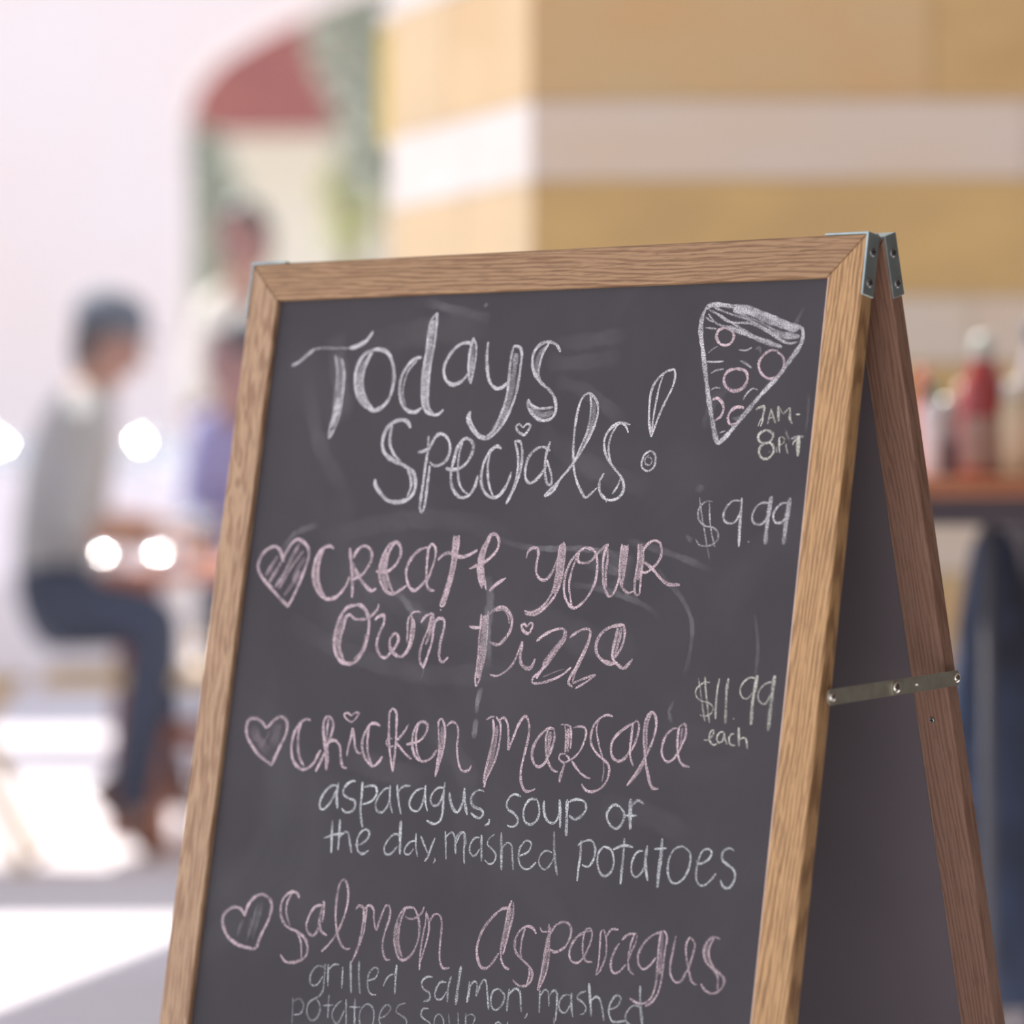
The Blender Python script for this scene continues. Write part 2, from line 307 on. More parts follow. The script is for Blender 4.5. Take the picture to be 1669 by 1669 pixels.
P222 85 -3860 -2964 -3820 -2909 -3752 -2891 -3735 -2961 -3725 -3090 -3748 -3199 -3785 -3324
P197 85 -3764 -2908 -3777 -3006 -3813 -3093 -3834 -3180 -3830 -3255 -3785 -3324
P295 50 -3759 -2940 -3757 -3027 -3785 -3135
P233 85 -3725 -3026 -3716 -2950 -3671 -2922 -3627 -2937 -3618 -3001 -3638 -3099 -3640 -3174 -3630 -3238 -3591 -3269 -3543 -3225
P98 30 -3777 -3329 -3782 -3362 -3787 -3399
W500 22 -4159 -2721 -4064 -2784 -3933 -2901
W1118 6 -4016 -2816 -3784 -2962 -3560 -3064
P244 90 -3434 -2529 -3382 -2507 -3317 -2485 -3242 -2441 -3176 -2375 -3167 -2300 -3208 -2252 -3255 -2258 -3300 -2323 -3337 -2399 -3344 -2485 -3330 -2581 -3282 -2677
P219 85 -3254 -2263 -3283 -2344 -3299 -2420 -3300 -2506 -3272 -2602 -3239 -2687
P438 70 -3286 -2323 -3316 -2420 -3318 -2528 -3271 -2655
P242 85 -3204 -2697 -3156 -2653 -3106 -2620 -3056 -2593
P216 85 -2877 -2436 -2864 -2382 -2828 -2355 -2781 -2355 -2761 -2402 -2770 -2477 -2760 -2551 -2720 -2593 -2666 -2602 -2619 -2559 -2588 -2495 -2565 -2421 -2544 -2336
P214 85 -2529 -2304 -2505 -2378 -2505 -2473 -2508 -2547 -2517 -2621 -2545 -2705 -2601 -2780 -2672 -2840 -2734 -2873 -2828 -2870
P190 75 -2559 -2326 -2565 -2421 -2565 -2516 -2567 -2600 -2581 -2685 -2629 -2770 -2700 -2830 -2776 -2858 -2838 -2844
P451 60 -2538 -2315 -2536 -2420 -2539 -2516 -2543 -2611 -2571 -2706
P212 90 -2319 -2344 -2379 -2387 -2436 -2451 -2470 -2536 -2479 -2631 -2457 -2725 -2400 -2797 -2346 -2812 -2286 -2774 -2229 -2710 -2184 -2615 -2177 -2520 -2190 -2426 -2232 -2364 -2319 -2344
P177 85 -2367 -2381 -2396 -2450 -2422 -2545 -2429 -2640 -2403 -2734 -2377 -2823
P212 80 -2367 -2381 -2370 -2450 -2316 -2465 -2252 -2453 -2195 -2395 -2137 -2342 -2095 -2315
P210 90 -2095 -2315 -2120 -2373 -2128 -2457 -2113 -2561 -2089 -2644 -2040 -2716 -1998 -2695 -1969 -2621 -1953 -2548
P187 70 -2106 -2331 -2088 -2415 -2090 -2540 -2069 -2644
P186 80 -1966 -2314 -1967 -2403 -1966 -2507 -1948 -2590 -1914 -2652 -1858 -2687 -1809 -2670
P186 80 -1908 -2318 -1908 -2412 -1914 -2506 -1922 -2589 -1921 -2641
P558 60 -1935 -2324 -1937 -2433 -1937 -2558
P185 85 -1812 -2312 -1800 -2400 -1802 -2483 -1807 -2587 -1793 -2691 -1754 -2695 -1752 -2617 -1757 -2535 -1751 -2431 -1765 -2327
P463 55 -1789 -2312 -1770 -2452 -1775 -2587
P208 85 -1760 -2369 -1729 -2316 -1669 -2285 -1609 -2305 -1587 -2377 -1604 -2439 -1654 -2492 -1713 -2529 -1765 -2519
P231 85 -1736 -2451 -1653 -2502 -1581 -2563 -1499 -2613 -1385 -2616
P169 80 -3259 -2880 -3253 -2965 -3253 -3061 -3244 -3168 -3242 -3274 -3246 -3381 -3229 -3449
P169 60 -3194 -2857 -3185 -2964 -3176 -3070 -3174 -3176 -3186 -3283 -3204 -3390 -3229 -3449
P556 55 -3223 -2890 -3212 -3060 -3209 -3220 -3223 -3380
P241 85 -3189 -2889 -3135 -2845 -3063 -2822 -2991 -2853 -2949 -2915 -2951 -2990 -2994 -3065 -3061 -3115 -3145 -3096
P145 70 -3120 -2855 -3047 -2843 -2994 -2884 -2971 -2948
P218 85 -3367 -2979 -3311 -2988 -3243 -2986
P214 85 -2793 -2970 -2824 -2944 -2848 -2960 -2829 -2997 -2772 -3022 -2750 -2990 -2736 -2952 -2765 -2937 -2793 -2970
P168 75 -3108 -3350 -3039 -3358 -2969 -3329 -2903 -3274 -2861 -3199 -2834 -3103 -2824 -3081
P262 85 -2824 -3081 -2823 -3134 -2826 -3208 -2805 -3260 -2754 -3290 -2708 -3283 -2688 -3241 -2678 -3214
P213 85 -2684 -3078 -2618 -3028 -2519 -2984 -2434 -2976 -2420 -3028 -2452 -3082 -2508 -3156 -2562 -3242 -2617 -3317 -2643 -3365
P188 70 -2407 -2986 -2409 -3059 -2460 -3124 -2515 -3199 -2575 -3284
P329 50 -2442 -3060 -2509 -3146 -2598 -3264
P189 85 -2619 -3307 -2677 -3361 -2679 -3398 -2618 -3401 -2516 -3377 -2404 -3331 -2321 -3266
P106 40 -2585 -3353 -2486 -3313 -2384 -3283
P211 85 -2366 -3043 -2306 -2999 -2232 -2971 -2179 -2980 -2177 -3043 -2205 -3116 -2241 -3190 -2281 -3275 -2323 -3349 -2330 -3391 -2287 -3416
P187 85 -2291 -3390 -2205 -3356 -2080 -3315
P163 80 -2260 -3428 -2163 -3375 -2080 -3320
P163 75 -2168 -3011 -2187 -3105 -2226 -3200 -2277 -3306 -2292 -3379
P254 85 -1863 -2930 -1939 -2938 -2025 -2966 -2083 -3019 -2106 -3082 -2090 -3154 -2031 -3205 -1963 -3233 -1913 -3222
P208 85 -1870 -2925 -1848 -2992 -1856 -3075 -1886 -3138 -1930 -3191
P231 85 -1919 -2942 -1927 -3025 -1941 -3109 -1938 -3181 -1886 -3231 -1824 -3260 -1784 -3228 -1751 -3186
P185 80 -2031 -3205 -1952 -3218 -1860 -3235
P300 50 -1886 -2952 -1897 -3056 -1921 -3160
W728 22 -3248 -2580 -3189 -2750 -3188 -2900 -3170 -3112 -3136 -3303
W408 25 -3175 -3453 -3198 -3570 -3195 -3665
W408 22 -3194 -3687 -3190 -3792 -3197 -3856
W412 16 -3168 -2289 -2944 -2341 -2674 -2359 -2344 -2355 -2079 -2383 -1814 -2442
W345 12 -1643 -2481 -1472 -2623 -1360 -2713 -1269 -2834 -1228 -2955 -1229 -3139 -1256 -3313
W424 10 -2424 -2630 -2172 -2656 -1905 -2714 -1706 -2772 -1540 -2871
W706 8 -2316 -2460 -2130 -2488 -1926 -2558 -1851 -2640
W1283 8 -2078 -2488 -1953 -2454 -1832 -2494
W1055 5 -2247 -2584 -2110 -2634 -1782 -2680
#chicken
P258 75 -5368 -3863 -5412 -3820 -5492 -3790 -5565 -3804 -5584 -3872 -5556 -3949 -5484 -4023 -5397 -4091 -5260 -4156 -5260 -4156 -5232 -4100 -5189 -3999 -5145 -3908 -5140 -3831 -5174 -3777 -5234 -3768 -5296 -3799 -5341 -3845 -5368 -3863
P777 16 -5528 -3847 -5452 -3944 -5296 -4070
P898 14 -5249 -3813 -5248 -3913 -5289 -4025
P232 20 -5419 -4053 -5348 -3939 -5314 -3871
P228 90 -4893 -3782 -4931 -3772 -4993 -3797 -5047 -3871 -5068 -3971 -5052 -4069 -5004 -4138 -4924 -4178 -4854 -4158 -4803 -4112 -4770 -4045 -4749 -4011
P216 85 -4993 -3797 -5009 -3880 -5000 -3979 -4970 -4076 -4907 -4150
P227 90 -4776 -4187 -4733 -4098 -4691 -3997 -4658 -3887 -4648 -3810 -4678 -3756 -4717 -3742 -4749 -3770 -4747 -3847 -4719 -3955 -4687 -4063 -4670 -4171
P189 80 -4707 -3758 -4706 -3856 -4696 -3965 -4664 -4073 -4663 -4171
P227 90 -4694 -3976 -4657 -3936 -4599 -3933 -4549 -3980 -4528 -4066 -4495 -4135 -4451 -4144
P200 85 -4444 -3823 -4446 -3899 -4463 -3976 -4465 -4052
P225 85 -4437 -3823 -4409 -3908 -4392 -3973 -4356 -4015 -4313 -4018
P150 85 -4466 -3726 -4513 -3704 -4547 -3718 -4520 -3750 -4459 -3775 -4420 -3746 -4391 -3701 -4435 -3701 -4466 -3726
P223 85 -4156 -3794 -4209 -3775 -4263 -3788 -4298 -3838 -4322 -3915 -4310 -3991 -4263 -4064 -4184 -4114 -4132 -4085 -4097 -4035
P211 85 -4271 -3788 -4272 -3870 -4266 -3956 -4238 -4041 -4193 -4104
P198 90 -4044 -3649 -4074 -3683 -4065 -3785 -4047 -3903 -4013 -4031 -3970 -4147
P198 90 -4044 -3649 -4003 -3686 -3987 -3793 -3974 -3921 -3970 -4039 -3970 -4147
P172 80 -3991 -3944 -4039 -3956 -4072 -3926 -4057 -3887 -4007 -3890
P196 80 -3864 -3766 -3903 -3832 -3951 -3888 -3975 -3911 -3927 -3951 -3863 -4002 -3794 -4039
P208 85 -3861 -3927 -3793 -3913 -3727 -3889 -3680 -3833 -3668 -3774 -3707 -3743 -3761 -3756 -3801 -3817 -3808 -3903 -3773 -3998 -3703 -4048 -3634 -4044 -3584 -4010 -3550 -3955
P171 80 -3760 -3762 -3776 -3837 -3764 -3922 -3738 -3996 -3697 -4042
P182 85 -3532 -3709 -3563 -3732 -3547 -3838 -3525 -3943 -3529 -4050 -3532 -4167
P182 85 -3532 -3709 -3495 -3772 -3479 -3877 -3486 -3974 -3512 -4071 -3532 -4167
P315 50 -3525 -3773 -3506 -3900 -3512 -4028 -3525 -4124
P182 80 -3476 -3766 -3432 -3732 -3382 -3746 -3353 -3808 -3350 -3914 -3329 -4009 -3290 -4091 -3246 -4110 -3201 -4092 -3186 -4060
P233 85 -3087 -3701 -3047 -3676 -3011 -3675
P206 85 -3023 -3693 -3003 -3777 -3005 -3880 -3022 -3994 -3042 -4109 -3045 -4189
P180 80 -2996 -3674 -2944 -3729 -2932 -3842 -2946 -3968 -2976 -4060 -3026 -4165 -3032 -4222
P335 40 -2979 -3742 -2973 -3878 -3005 -4062 -3028 -4154
P206 85 -2956 -3701 -2923 -3677 -2882 -3709 -2855 -3794 -2839 -3923 -2839 -3923 -2806 -3837 -2765 -3722 -2709 -3657 -2664 -3717 -2657 -3819 -2675 -3944 -2693 -4069 -2680 -4158 -2635 -4224 -2584 -4227 -2534 -4207
P227 85 -2418 -3741 -2475 -3743 -2539 -3791 -2587 -3861 -2604 -3941 -2571 -4018 -2518 -4038 -2467 -4001 -2446 -3944
P190 80 -2474 -3749 -2487 -3811 -2471 -3923 -2438 -4000 -2388 -4054 -2337 -4068
P189 80 -2418 -3741 -2405 -3819 -2419 -3887 -2438 -3955
P379 50 -2451 -3765 -2450 -3866 -2445 -3955
P176 85 -2317 -3708 -2296 -3803 -2288 -3914
P176 85 -2317 -3708 -2288 -3710 -2266 -3717 -2246 -3801 -2242 -3890
P302 60 -2285 -3735 -2274 -3824 -2264 -3913
P176 85 -2279 -3925 -2335 -3933 -2336 -3973 -2284 -3993 -2238 -3968 -2278 -3936
P276 80 -2282 -4004 -2301 -4072 -2312 -4145
P163 80 -2237 -3727 -2182 -3714 -2125 -3723 -2108 -3772 -2123 -3840 -2155 -3908 -2205 -3955 -2237 -3973
P188 80 -2216 -3978 -2150 -4042 -2089 -4083 -2023 -4102
P139 70 -2359 -3710 -2339 -3704 -2317 -3705
P186 85 -1874 -3626 -1930 -3617 -1996 -3645 -2044 -3702 -2061 -3781 -2045 -3847 -1987 -3911 -1927 -3947 -1873 -3984 -1852 -4038 -1869 -4116 -1923 -4174 -2003 -4201 -2068 -4182 -2097 -4145
P137 70 -1995 -3650 -2015 -3712 -1997 -3789 -1966 -3866 -1925 -3942
P99 50 -1925 -3942 -1904 -4029 -1910 -4118
P209 85 -1669 -3664 -1726 -3694 -1802 -3748 -1854 -3816 -1854 -3894 -1816 -3948 -1759 -3956 -1709 -3920 -1676 -3864
P185 85 -1680 -3681 -1681 -3775 -1681 -3875 -1667 -3929 -1634 -3988
P172 85 -1680 -3681 -1650 -3647 -1621 -3679 -1623 -3751 -1646 -3829 -1673 -3885
P184 85 -1673 -4137 -1610 -4048 -1543 -3934 -1490 -3822 -1464 -3711 -1468 -3634 -1502 -3580 -1541 -3593 -1568 -3649 -1568 -3748 -1547 -3858 -1519 -3966 -1485 -4063 -1441 -4138 -1379 -4145
P196 50 -1516 -3581 -1546 -3659 -1541 -3769 -1521 -3878
P244 40 -1528 -3945 -1584 -4035 -1655 -4122
P244 40 -1509 -3988 -1467 -4095 -1431 -4159
P170 85 -1251 -3691 -1304 -3693 -1364 -3750 -1388 -3828 -1379 -3894 -1332 -3941 -1274 -3921 -1241 -3865
P182 85 -1252 -3685 -1253 -3778 -1241 -3865 -1213 -3929 -1175 -3960 -1120 -3968
P158 80 -1264 -3691 -1228 -3662 -1194 -3661 -1184 -3742 -1208 -3809 -1233 -3876
P218 40 -1224 -3689 -1219 -3777 -1228 -3865
#sides_one
V187 80 -4520 -4294 -4572 -4286 -4638 -4327 -4684 -4400 -4689 -4460 -4656 -4486 -4604 -4450 -4557 -4383 -4526 -4305
V200 80 -4519 -4256 -4524 -4359 -4499 -4471
V186 80 -4342 -4241 -4398 -4249 -4455 -4301 -4454 -4350 -4399 -4379 -4332 -4397 -4317 -4445 -4354 -4485 -4410 -4493 -4457 -4464
V198 80 -4271 -4243 -4262 -4345 -4259 -4452 -4239 -4537 -4214 -4600
V186 80 -4263 -4291 -4202 -4272 -4131 -4273 -4109 -4326 -4142 -4381 -4209 -4412 -4250 -4420
V172 75 -3975 -4276 -4030 -4289 -4084 -4346 -4109 -4412 -4088 -4459 -4029 -4472 -3982 -4415 -3967 -4329
V172 75 -3979 -4254 -3974 -4329 -3956 -4403 -3924 -4471
V184 70 -3910 -4245 -3891 -4325 -3864 -4409 -3835 -4476
V171 75 -3892 -4314 -3864 -4270 -3825 -4252 -3769 -4249
V170 80 -3622 -4257 -3683 -4271 -3738 -4316 -3763 -4382 -3734 -4433 -3671 -4440 -3636 -4396 -3621 -4310
V170 80 -3619 -4235 -3614 -4310 -3596 -4383 -3572 -4435
V169 80 -3431 -4247 -3492 -4250 -3541 -4295 -3553 -4349 -3519 -4389 -3472 -4381 -3440 -4321 -3429 -4257
V193 80 -3428 -4204 -3427 -4321 -3418 -4426 -3434 -4501 -3491 -4531 -3570 -4509
V216 80 -3372 -4275 -3355 -4338 -3319 -4399 -3274 -4428 -3239 -4384 -3223 -4310 -3227 -4236
V215 80 -3227 -4236 -3206 -4351 -3169 -4443
V199 80 -4535 -4566 -4526 -4662 -4508 -4823
V186 80 -4458 -4550 -4448 -4658 -4440 -4797
V174 75 -4441 -4700 -4399 -4649 -4355 -4657 -4327 -4726 -4295 -4810
V162 80 -4605 -4711 -4510 -4678 -4398 -4660
V173 75 -4270 -4744 -4201 -4729 -4145 -4682 -4138 -4633 -4177 -4614 -4229 -4644 -4254 -4710 -4235 -4784 -4182 -4808 -4123 -4777
V170 75 -3821 -4641 -3878 -4634 -3934 -4680 -3966 -4746 -3937 -4797 -3883 -4783 -3836 -4727
V243 75 -3828 -4524 -3817 -4641 -3798 -4788
V157 75 -3656 -4673 -3703 -4681 -3751 -4732 -3752 -4775 -3709 -4783 -3667 -4737
V157 75 -3659 -4610 -3645 -4715 -3617 -4793
V169 75 -3607 -4633 -3562 -4699 -3518 -4760
V168 75 -3462 -4635 -3491 -4716 -3514 -4791 -3543 -4825
V144 75 -3445 -4792 -3435 -4812 -3452 -4835
V144 60 -3367 -4581 -3349 -4675 -3328 -4795
V132 60 -3354 -4623 -3305 -4583 -3274 -4607 -3250 -4679 -3233 -4747
V131 60 -3245 -4669 -3220 -4604 -3184 -4576 -3158 -4611 -3145 -4673
V200 80 -3029 -4254 -3075 -4243 -3131 -4273 -3150 -4329 -3116 -4375 -3044 -4391 -3013 -4424 -3043 -4459 -3097 -4449 -3136 -4424
V199 80 -2950 -4461 -2950 -4495 -2987 -4514
V183 80 -2665 -4275 -2716 -4258 -2765 -4274 -2795 -4330 -2776 -4376 -2712 -4406 -2667 -4451 -2682 -4492 -2723 -4508 -2768 -4497
V182 80 -2506 -4287 -2574 -4290 -2617 -4347 -2621 -4414 -2591 -4467 -2530 -4476 -2477 -4426 -2476 -4352 -2506 -4287
V196 80 -2437 -4290 -2430 -4363 -2391 -4435 -2328 -4458 -2291 -4422 -2278 -4361
V225 80 -2290 -4275 -2271 -4381 -2256 -4489
V270 80 -2219 -4271 -2204 -4404 -2190 -4543
V195 80 -2208 -4290 -2136 -4266 -2059 -4275 -2030 -4327 -2061 -4382 -2123 -4415 -2186 -4389
V191 75 -1716 -4296 -1775 -4286 -1819 -4328 -1828 -4382 -1787 -4439 -1726 -4462 -1682 -4419 -1667 -4353 -1716 -4296
V294 55 -1626 -4232 -1616 -4330 -1598 -4461
V176 50 -1610 -4290 -1559 -4241 -1499 -4264
V161 70 -1658 -4359 -1609 -4358 -1552 -4353
V155 70 -3237 -4750 -3258 -4670 -3241 -4600 -3192 -4577 -3166 -4637 -3160 -4732 -3142 -4819
V154 70 -3021 -4607 -3072 -4617 -3107 -4674 -3099 -4728 -3052 -4752 -3008 -4695
V200 65 -3006 -4586 -2993 -4680 -2977 -4788
V138 70 -2877 -4575 -2925 -4608 -2935 -4656 -2887 -4687 -2841 -4731 -2855 -4786 -2905 -4803 -2949 -4772
V198 60 -2815 -4554 -2796 -4681 -2773 -4841
V152 70 -2793 -4681 -2748 -4631 -2702 -4648 -2682 -4728 -2659 -4831
V151 70 -2614 -4723 -2534 -4685 -2512 -4623 -2563 -4602 -2615 -4656 -2621 -4737 -2586 -4802 -2515 -4817 -2447 -4759
V135 65 -2306 -4677 -2366 -4667 -2412 -4704 -2420 -4764 -2363 -4811 -2309 -4770 -2283 -4715
V195 50 -2308 -4517 -2288 -4649 -2259 -4767 -2231 -4845
V178 75 -2044 -4567 -2035 -4686 -2039 -4779 -2039 -4874
V178 75 -2071 -4609 -2010 -4572 -1943 -4567 -1902 -4624 -1908 -4704 -1950 -4760 -2010 -4750
V177 75 -1823 -4600 -1866 -4648 -1868 -4728 -1828 -4804 -1776 -4818 -1725 -4771 -1719 -4692 -1754 -4622 -1823 -4600
V190 75 -1643 -4529 -1635 -4647 -1635 -4765 -1632 -4872
V176 75 -1737 -4620 -1644 -4582 -1553 -4589
V145 75 -1460 -4609 -1515 -4626 -1547 -4694 -1544 -4772 -1499 -4808 -1447 -4765 -1426 -4686
V218 70 -1425 -4568 -1426 -4686 -1405 -4776 -1386 -4826
V275 70 -1296 -4508 -1291 -4638 -1295 -4755 -1291 -4872
V145 75 -1357 -4590 -1302 -4584 -1246 -4576
V158 75 -1105 -4554 -1174 -4578 -1213 -4646 -1217 -4737 -1183 -4812 -1124 -4828 -1059 -4778 -1023 -4685 -1035 -4595 -1105 -4554
V143 80 -973 -4643 -938 -4673 -863 -4636 -838 -4583 -873 -4559 -926 -4582 -954 -4668 -958 -4758 -926 -4821 -870 -4823 -814 -4774 -783 -4733
V156 80 -645 -4557 -686 -4541 -738 -4570 -738 -4628 -686 -4663 -627 -4697 -611 -4760 -650 -4827 -705 -4824 -738 -4775
#price_two
Y98 70 -1019 -3338 -1050 -3335 -1090 -3351 -1128 -3382 -1138 -3417 -1118 -3455 -1073 -3478 -1018 -3486 -980 -3504 -961 -3533 -972 -3563 -1006 -3583 -1040 -3592 -1075 -3581
Y120 55 -1124 -3312 -1101 -3381 -1075 -3468 -1043 -3575 -1024 -3628
Y131 60 -1067 -3296 -1049 -3389 -1020 -3496 -1001 -3573 -981 -3636
Y152 85 -935 -3306 -943 -3400 -941 -3502 -932 -3605
Y194 65 -852 -3301 -859 -3382 -852 -3504 -839 -3635
Y97 80 -775 -3594 -771 -3598 -767 -3604
Y118 70 -615 -3295 -663 -3289 -707 -3318 -737 -3363 -733 -3411 -702 -3444 -673 -3448 -646 -3428 -629 -3398
Y246 75 -600 -3270 -607 -3358 -617 -3470 -610 -3635
Y128 70 -467 -3314 -512 -3326 -559 -3366 -577 -3415 -560 -3458 -522 -3479 -489 -3461 -470 -3407
Y266 60 -446 -3267 -451 -3367 -453 -3513 -454 -3672
Y130 85 -1015 -3764 -982 -3764 -955 -3743 -935 -3713 -935 -3688 -953 -3689 -970 -3719 -964 -3763 -943 -3791 -918 -3798 -896 -3787
Y129 85 -848 -3697 -871 -3698 -898 -3726 -899 -3760 -878 -3781 -851 -3768 -838 -3728 -841 -3704 -826 -3752 -803 -3790
Y118 80 -752 -3705 -775 -3711 -792 -3736 -789 -3765 -765 -3791 -729 -3791
Y193 75 -716 -3659 -708 -3717 -696 -3799
Y118 75 -694 -3746 -672 -3733 -648 -3734 -632 -3763 -622 -3811
#salmon
P245 75 -5345 -5384 -5396 -5332 -5474 -5321 -5553 -5362 -5585 -5427 -5553 -5512 -5473 -5580 -5365 -5621 -5219 -5637 -5179 -5619 -5179 -5619 -5146 -5517 -5090 -5402 -5070 -5289 -5101 -5230 -5182 -5198 -5262 -5223 -5326 -5296 -5345 -5384
P189 60 -5572 -5451 -5511 -5558 -5400 -5612 -5227 -5635
W230 13 -5237 -5574 -5197 -5410 -5174 -5247
W230 13 -5302 -5591 -5260 -5440 -5222 -5263
W231 13 -5408 -5563 -5377 -5448 -5351 -5397
W719 7 -5275 -5552 -5235 -5388 -5205 -5262
P213 70 -4785 -5201 -4821 -5160 -4888 -5159 -4954 -5213 -4974 -5294 -4943 -5378 -4876 -5435 -4772 -5464 -4683 -5506 -4639 -5575 -4644 -5643 -4710 -5691 -4797 -5713 -4865 -5704 -4914 -5659
P157 65 -4870 -5164 -4908 -5240 -4907 -5326 -4853 -5421
P156 65 -4771 -5470 -4720 -5533 -4700 -5605 -4688 -5677
P197 70 -4529 -5237 -4608 -5255 -4661 -5333 -4679 -5407 -4648 -5466 -4589 -5480 -4549 -5422 -4534 -5360
P225 65 -4527 -5201 -4538 -5287 -4548 -5373 -4513 -5443 -4451 -5469
P169 65 -4518 -5206 -4512 -5297 -4516 -5371
P196 70 -4488 -5600 -4417 -5533 -4350 -5443 -4297 -5317 -4276 -5195 -4290 -5086 -4336 -5022 -4379 -5056 -4394 -5167 -4386 -5300 -4352 -5431 -4297 -5524 -4234 -5561 -4196 -5549
P195 65 -4184 -5248 -4160 -5216 -4110 -5225 -4092 -5290 -4097 -5411 -4112 -5521 -4138 -5608 -4163 -5658
P166 65 -4072 -5216 -4071 -5325 -4073 -5409 -4104 -5520 -4145 -5620
P180 65 -4100 -5242 -4050 -5202 -3997 -5235 -3986 -5306 -3949 -5388 -3923 -5301 -3877 -5190 -3834 -5210 -3829 -5294 -3859 -5405 -3866 -5513 -3820 -5605 -3773 -5604
P191 60 -3593 -5187 -3685 -5200 -3737 -5275 -3759 -5385 -3743 -5491 -3689 -5583 -3625 -5595 -3555 -5536 -3516 -5438 -3514 -5342 -3544 -5249 -3593 -5187
P164 55 -3677 -5205 -3710 -5297 -3715 -5417 -3692 -5511 -3650 -5580
P329 35 -3739 -5311 -3728 -5454 -3677 -5558
P164 60 -3676 -5259 -3610 -5278 -3537 -5248 -3503 -5210 -3493 -5173
P163 65 -3465 -5207 -3460 -5290 -3473 -5410 -3476 -5542 -3466 -5660
P163 65 -3465 -5207 -3421 -5311 -3425 -5418 -3453 -5540 -3473 -5613
P176 65 -3427 -5300 -3384 -5225 -3321 -5232 -3295 -5301 -3291 -5432 -3281 -5549 -3239 -5623 -3171 -5617
P222 70 -2656 -5120 -2732 -5138 -2823 -5218 -2889 -5310 -2922 -5411 -2917 -5497 -2873 -5579 -2816 -5593 -2759 -5545 -2708 -5467
P194 65 -2640 -5063 -2666 -5157 -2678 -5293 -2690 -5429 -2677 -5514 -2638 -5565 -2589 -5580
P180 65 -2623 -5074 -2610 -5165 -2627 -5265 -2648 -5389 -2667 -5476
P388 45 -2645 -5119 -2652 -5254 -2665 -5415
P192 65 -2369 -5294 -2409 -5254 -2473 -5247 -2536 -5294 -2564 -5370 -2546 -5442 -2484 -5492 -2407 -5540 -2365 -5585 -2369 -5646 -2410 -5686 -2479 -5694 -2547 -5655
P165 60 -2479 -5259 -2498 -5340 -2500 -5438 -2477 -5485
P164 60 -2407 -5540 -2391 -5599 -2404 -5673
P137 55 -2341 -5243 -2313 -5275 -2252 -5266
P164 65 -2257 -5212 -2254 -5309 -2268 -5431 -2279 -5566 -2297 -5713
P164 65 -2241 -5235 -2235 -5368 -2224 -5464 -2238 -5586 -2290 -5712
P327 35 -2254 -5309 -2256 -5491 -2281 -5663
P191 65 -2241 -5296 -2197 -5220 -2125 -5187 -2060 -5209 -2043 -5280 -2084 -5368 -2169 -5417 -2226 -5398
P175 65 -1859 -5230 -1946 -5261 -2013 -5326 -2039 -5413 -2008 -5471 -1946 -5477 -1906 -5438
P162 65 -1869 -5212 -1912 -5234 -1923 -5319 -1911 -5402 -1873 -5459 -1812 -5460
P162 65 -1869 -5212 -1844 -5253 -1854 -5326 -1893 -5425
P147 65 -1748 -5215 -1768 -5235 -1759 -5354 -1757 -5474 -1770 -5547
P147 65 -1740 -5215 -1707 -5290 -1698 -5409 -1736 -5520 -1769 -5553
P161 60 -1710 -5266 -1673 -5209 -1606 -5204
P172 65 -1439 -5221 -1512 -5233 -1566 -5279
P173 65 -1585 -5304 -1627 -5379 -1643 -5464 -1615 -5522 -1557 -5511 -1505 -5453
P159 65 -1454 -5222 -1480 -5308 -1489 -5404 -1471 -5486 -1421 -5523
P159 60 -1430 -5232 -1437 -5292 -1466 -5354 -1486 -5427
P171 65 -1199 -5191 -1277 -5214 -1351 -5274 -1398 -5361 -1393 -5432 -1346 -5475 -1290 -5447 -1240 -5383
P171 65 -1215 -5180 -1223 -5287 -1219 -5429 -1211 -5547 -1233 -5655 -1284 -5713 -1356 -5725 -1438 -5697
P171 65 -1194 -5178 -1158 -5223 -1164 -5342 -1166 -5495 -1179 -5615 -1227 -5701 -1295 -5743
P342 40 -1202 -5203 -1201 -5345 -1188 -5497
P170 65 -1079 -5211 -1089 -5300 -1101 -5407 -1091 -5489 -1042 -5544 -986 -5527 -952 -5454
P169 65 -948 -5206 -978 -5256 -966 -5349 -931 -5452 -891 -5531 -846 -5545
P169 65 -948 -5212 -903 -5250 -910 -5333 -934 -5429 -951 -5465
P181 65 -681 -5203 -740 -5192 -793 -5229 -816 -5302 -789 -5370 -726 -5417 -649 -5452 -608 -5495 -629 -5555 -688 -5595 -761 -5584 -811 -5536
P155 60 -739 -5202 -767 -5263 -765 -5333 -711 -5422 -668 -5477 -663 -5569
P337 30 -776 -5251 -778 -5345 -662 -5464
#sides_two
V140 50 -4436 -5717 -4518 -5718 -4571 -5789 -4560 -5861 -4494 -5861 -4441 -5790
V140 50 -4432 -5692 -4424 -5813 -4423 -5898 -4456 -5949 -4509 -5972
V154 50 -4400 -5690 -4389 -5786 -4377 -5863
V140 50 -4392 -5737 -4343 -5691 -4287 -5686
V139 55 -4248 -5701 -4239 -5785 -4231 -5869
V194 50 -4172 -5647 -4154 -5766 -4130 -5896
V180 50 -4085 -5639 -4071 -5759 -4037 -5894
V138 50 -3982 -5787 -3900 -5756 -3878 -5694 -3927 -5680 -3974 -5738 -3967 -5834 -3927 -5884 -3872 -5885
V123 50 -3811 -5814 -3788 -5758 -3747 -5719 -3693 -5714
V191 60 -3700 -5637 -3695 -5750 -3685 -5863
V162 60 -3328 -5701 -3389 -5706 -3429 -5751 -3406 -5797 -3340 -5826 -3333 -5873 -3391 -5896
V161 60 -3185 -5730 -3245 -5735 -3282 -5798 -3274 -5856 -3218 -5863 -3174 -5800
V187 55 -3146 -5680 -3162 -5775 -3154 -5881
V240 65 -3059 -5596 -3067 -5744 -3068 -5891
V141 35 -4728 -5985 -4716 -6082 -4704 -6184
V141 40 -4716 -6009 -4654 -5985 -4605 -6035 -4628 -6098 -4699 -6116
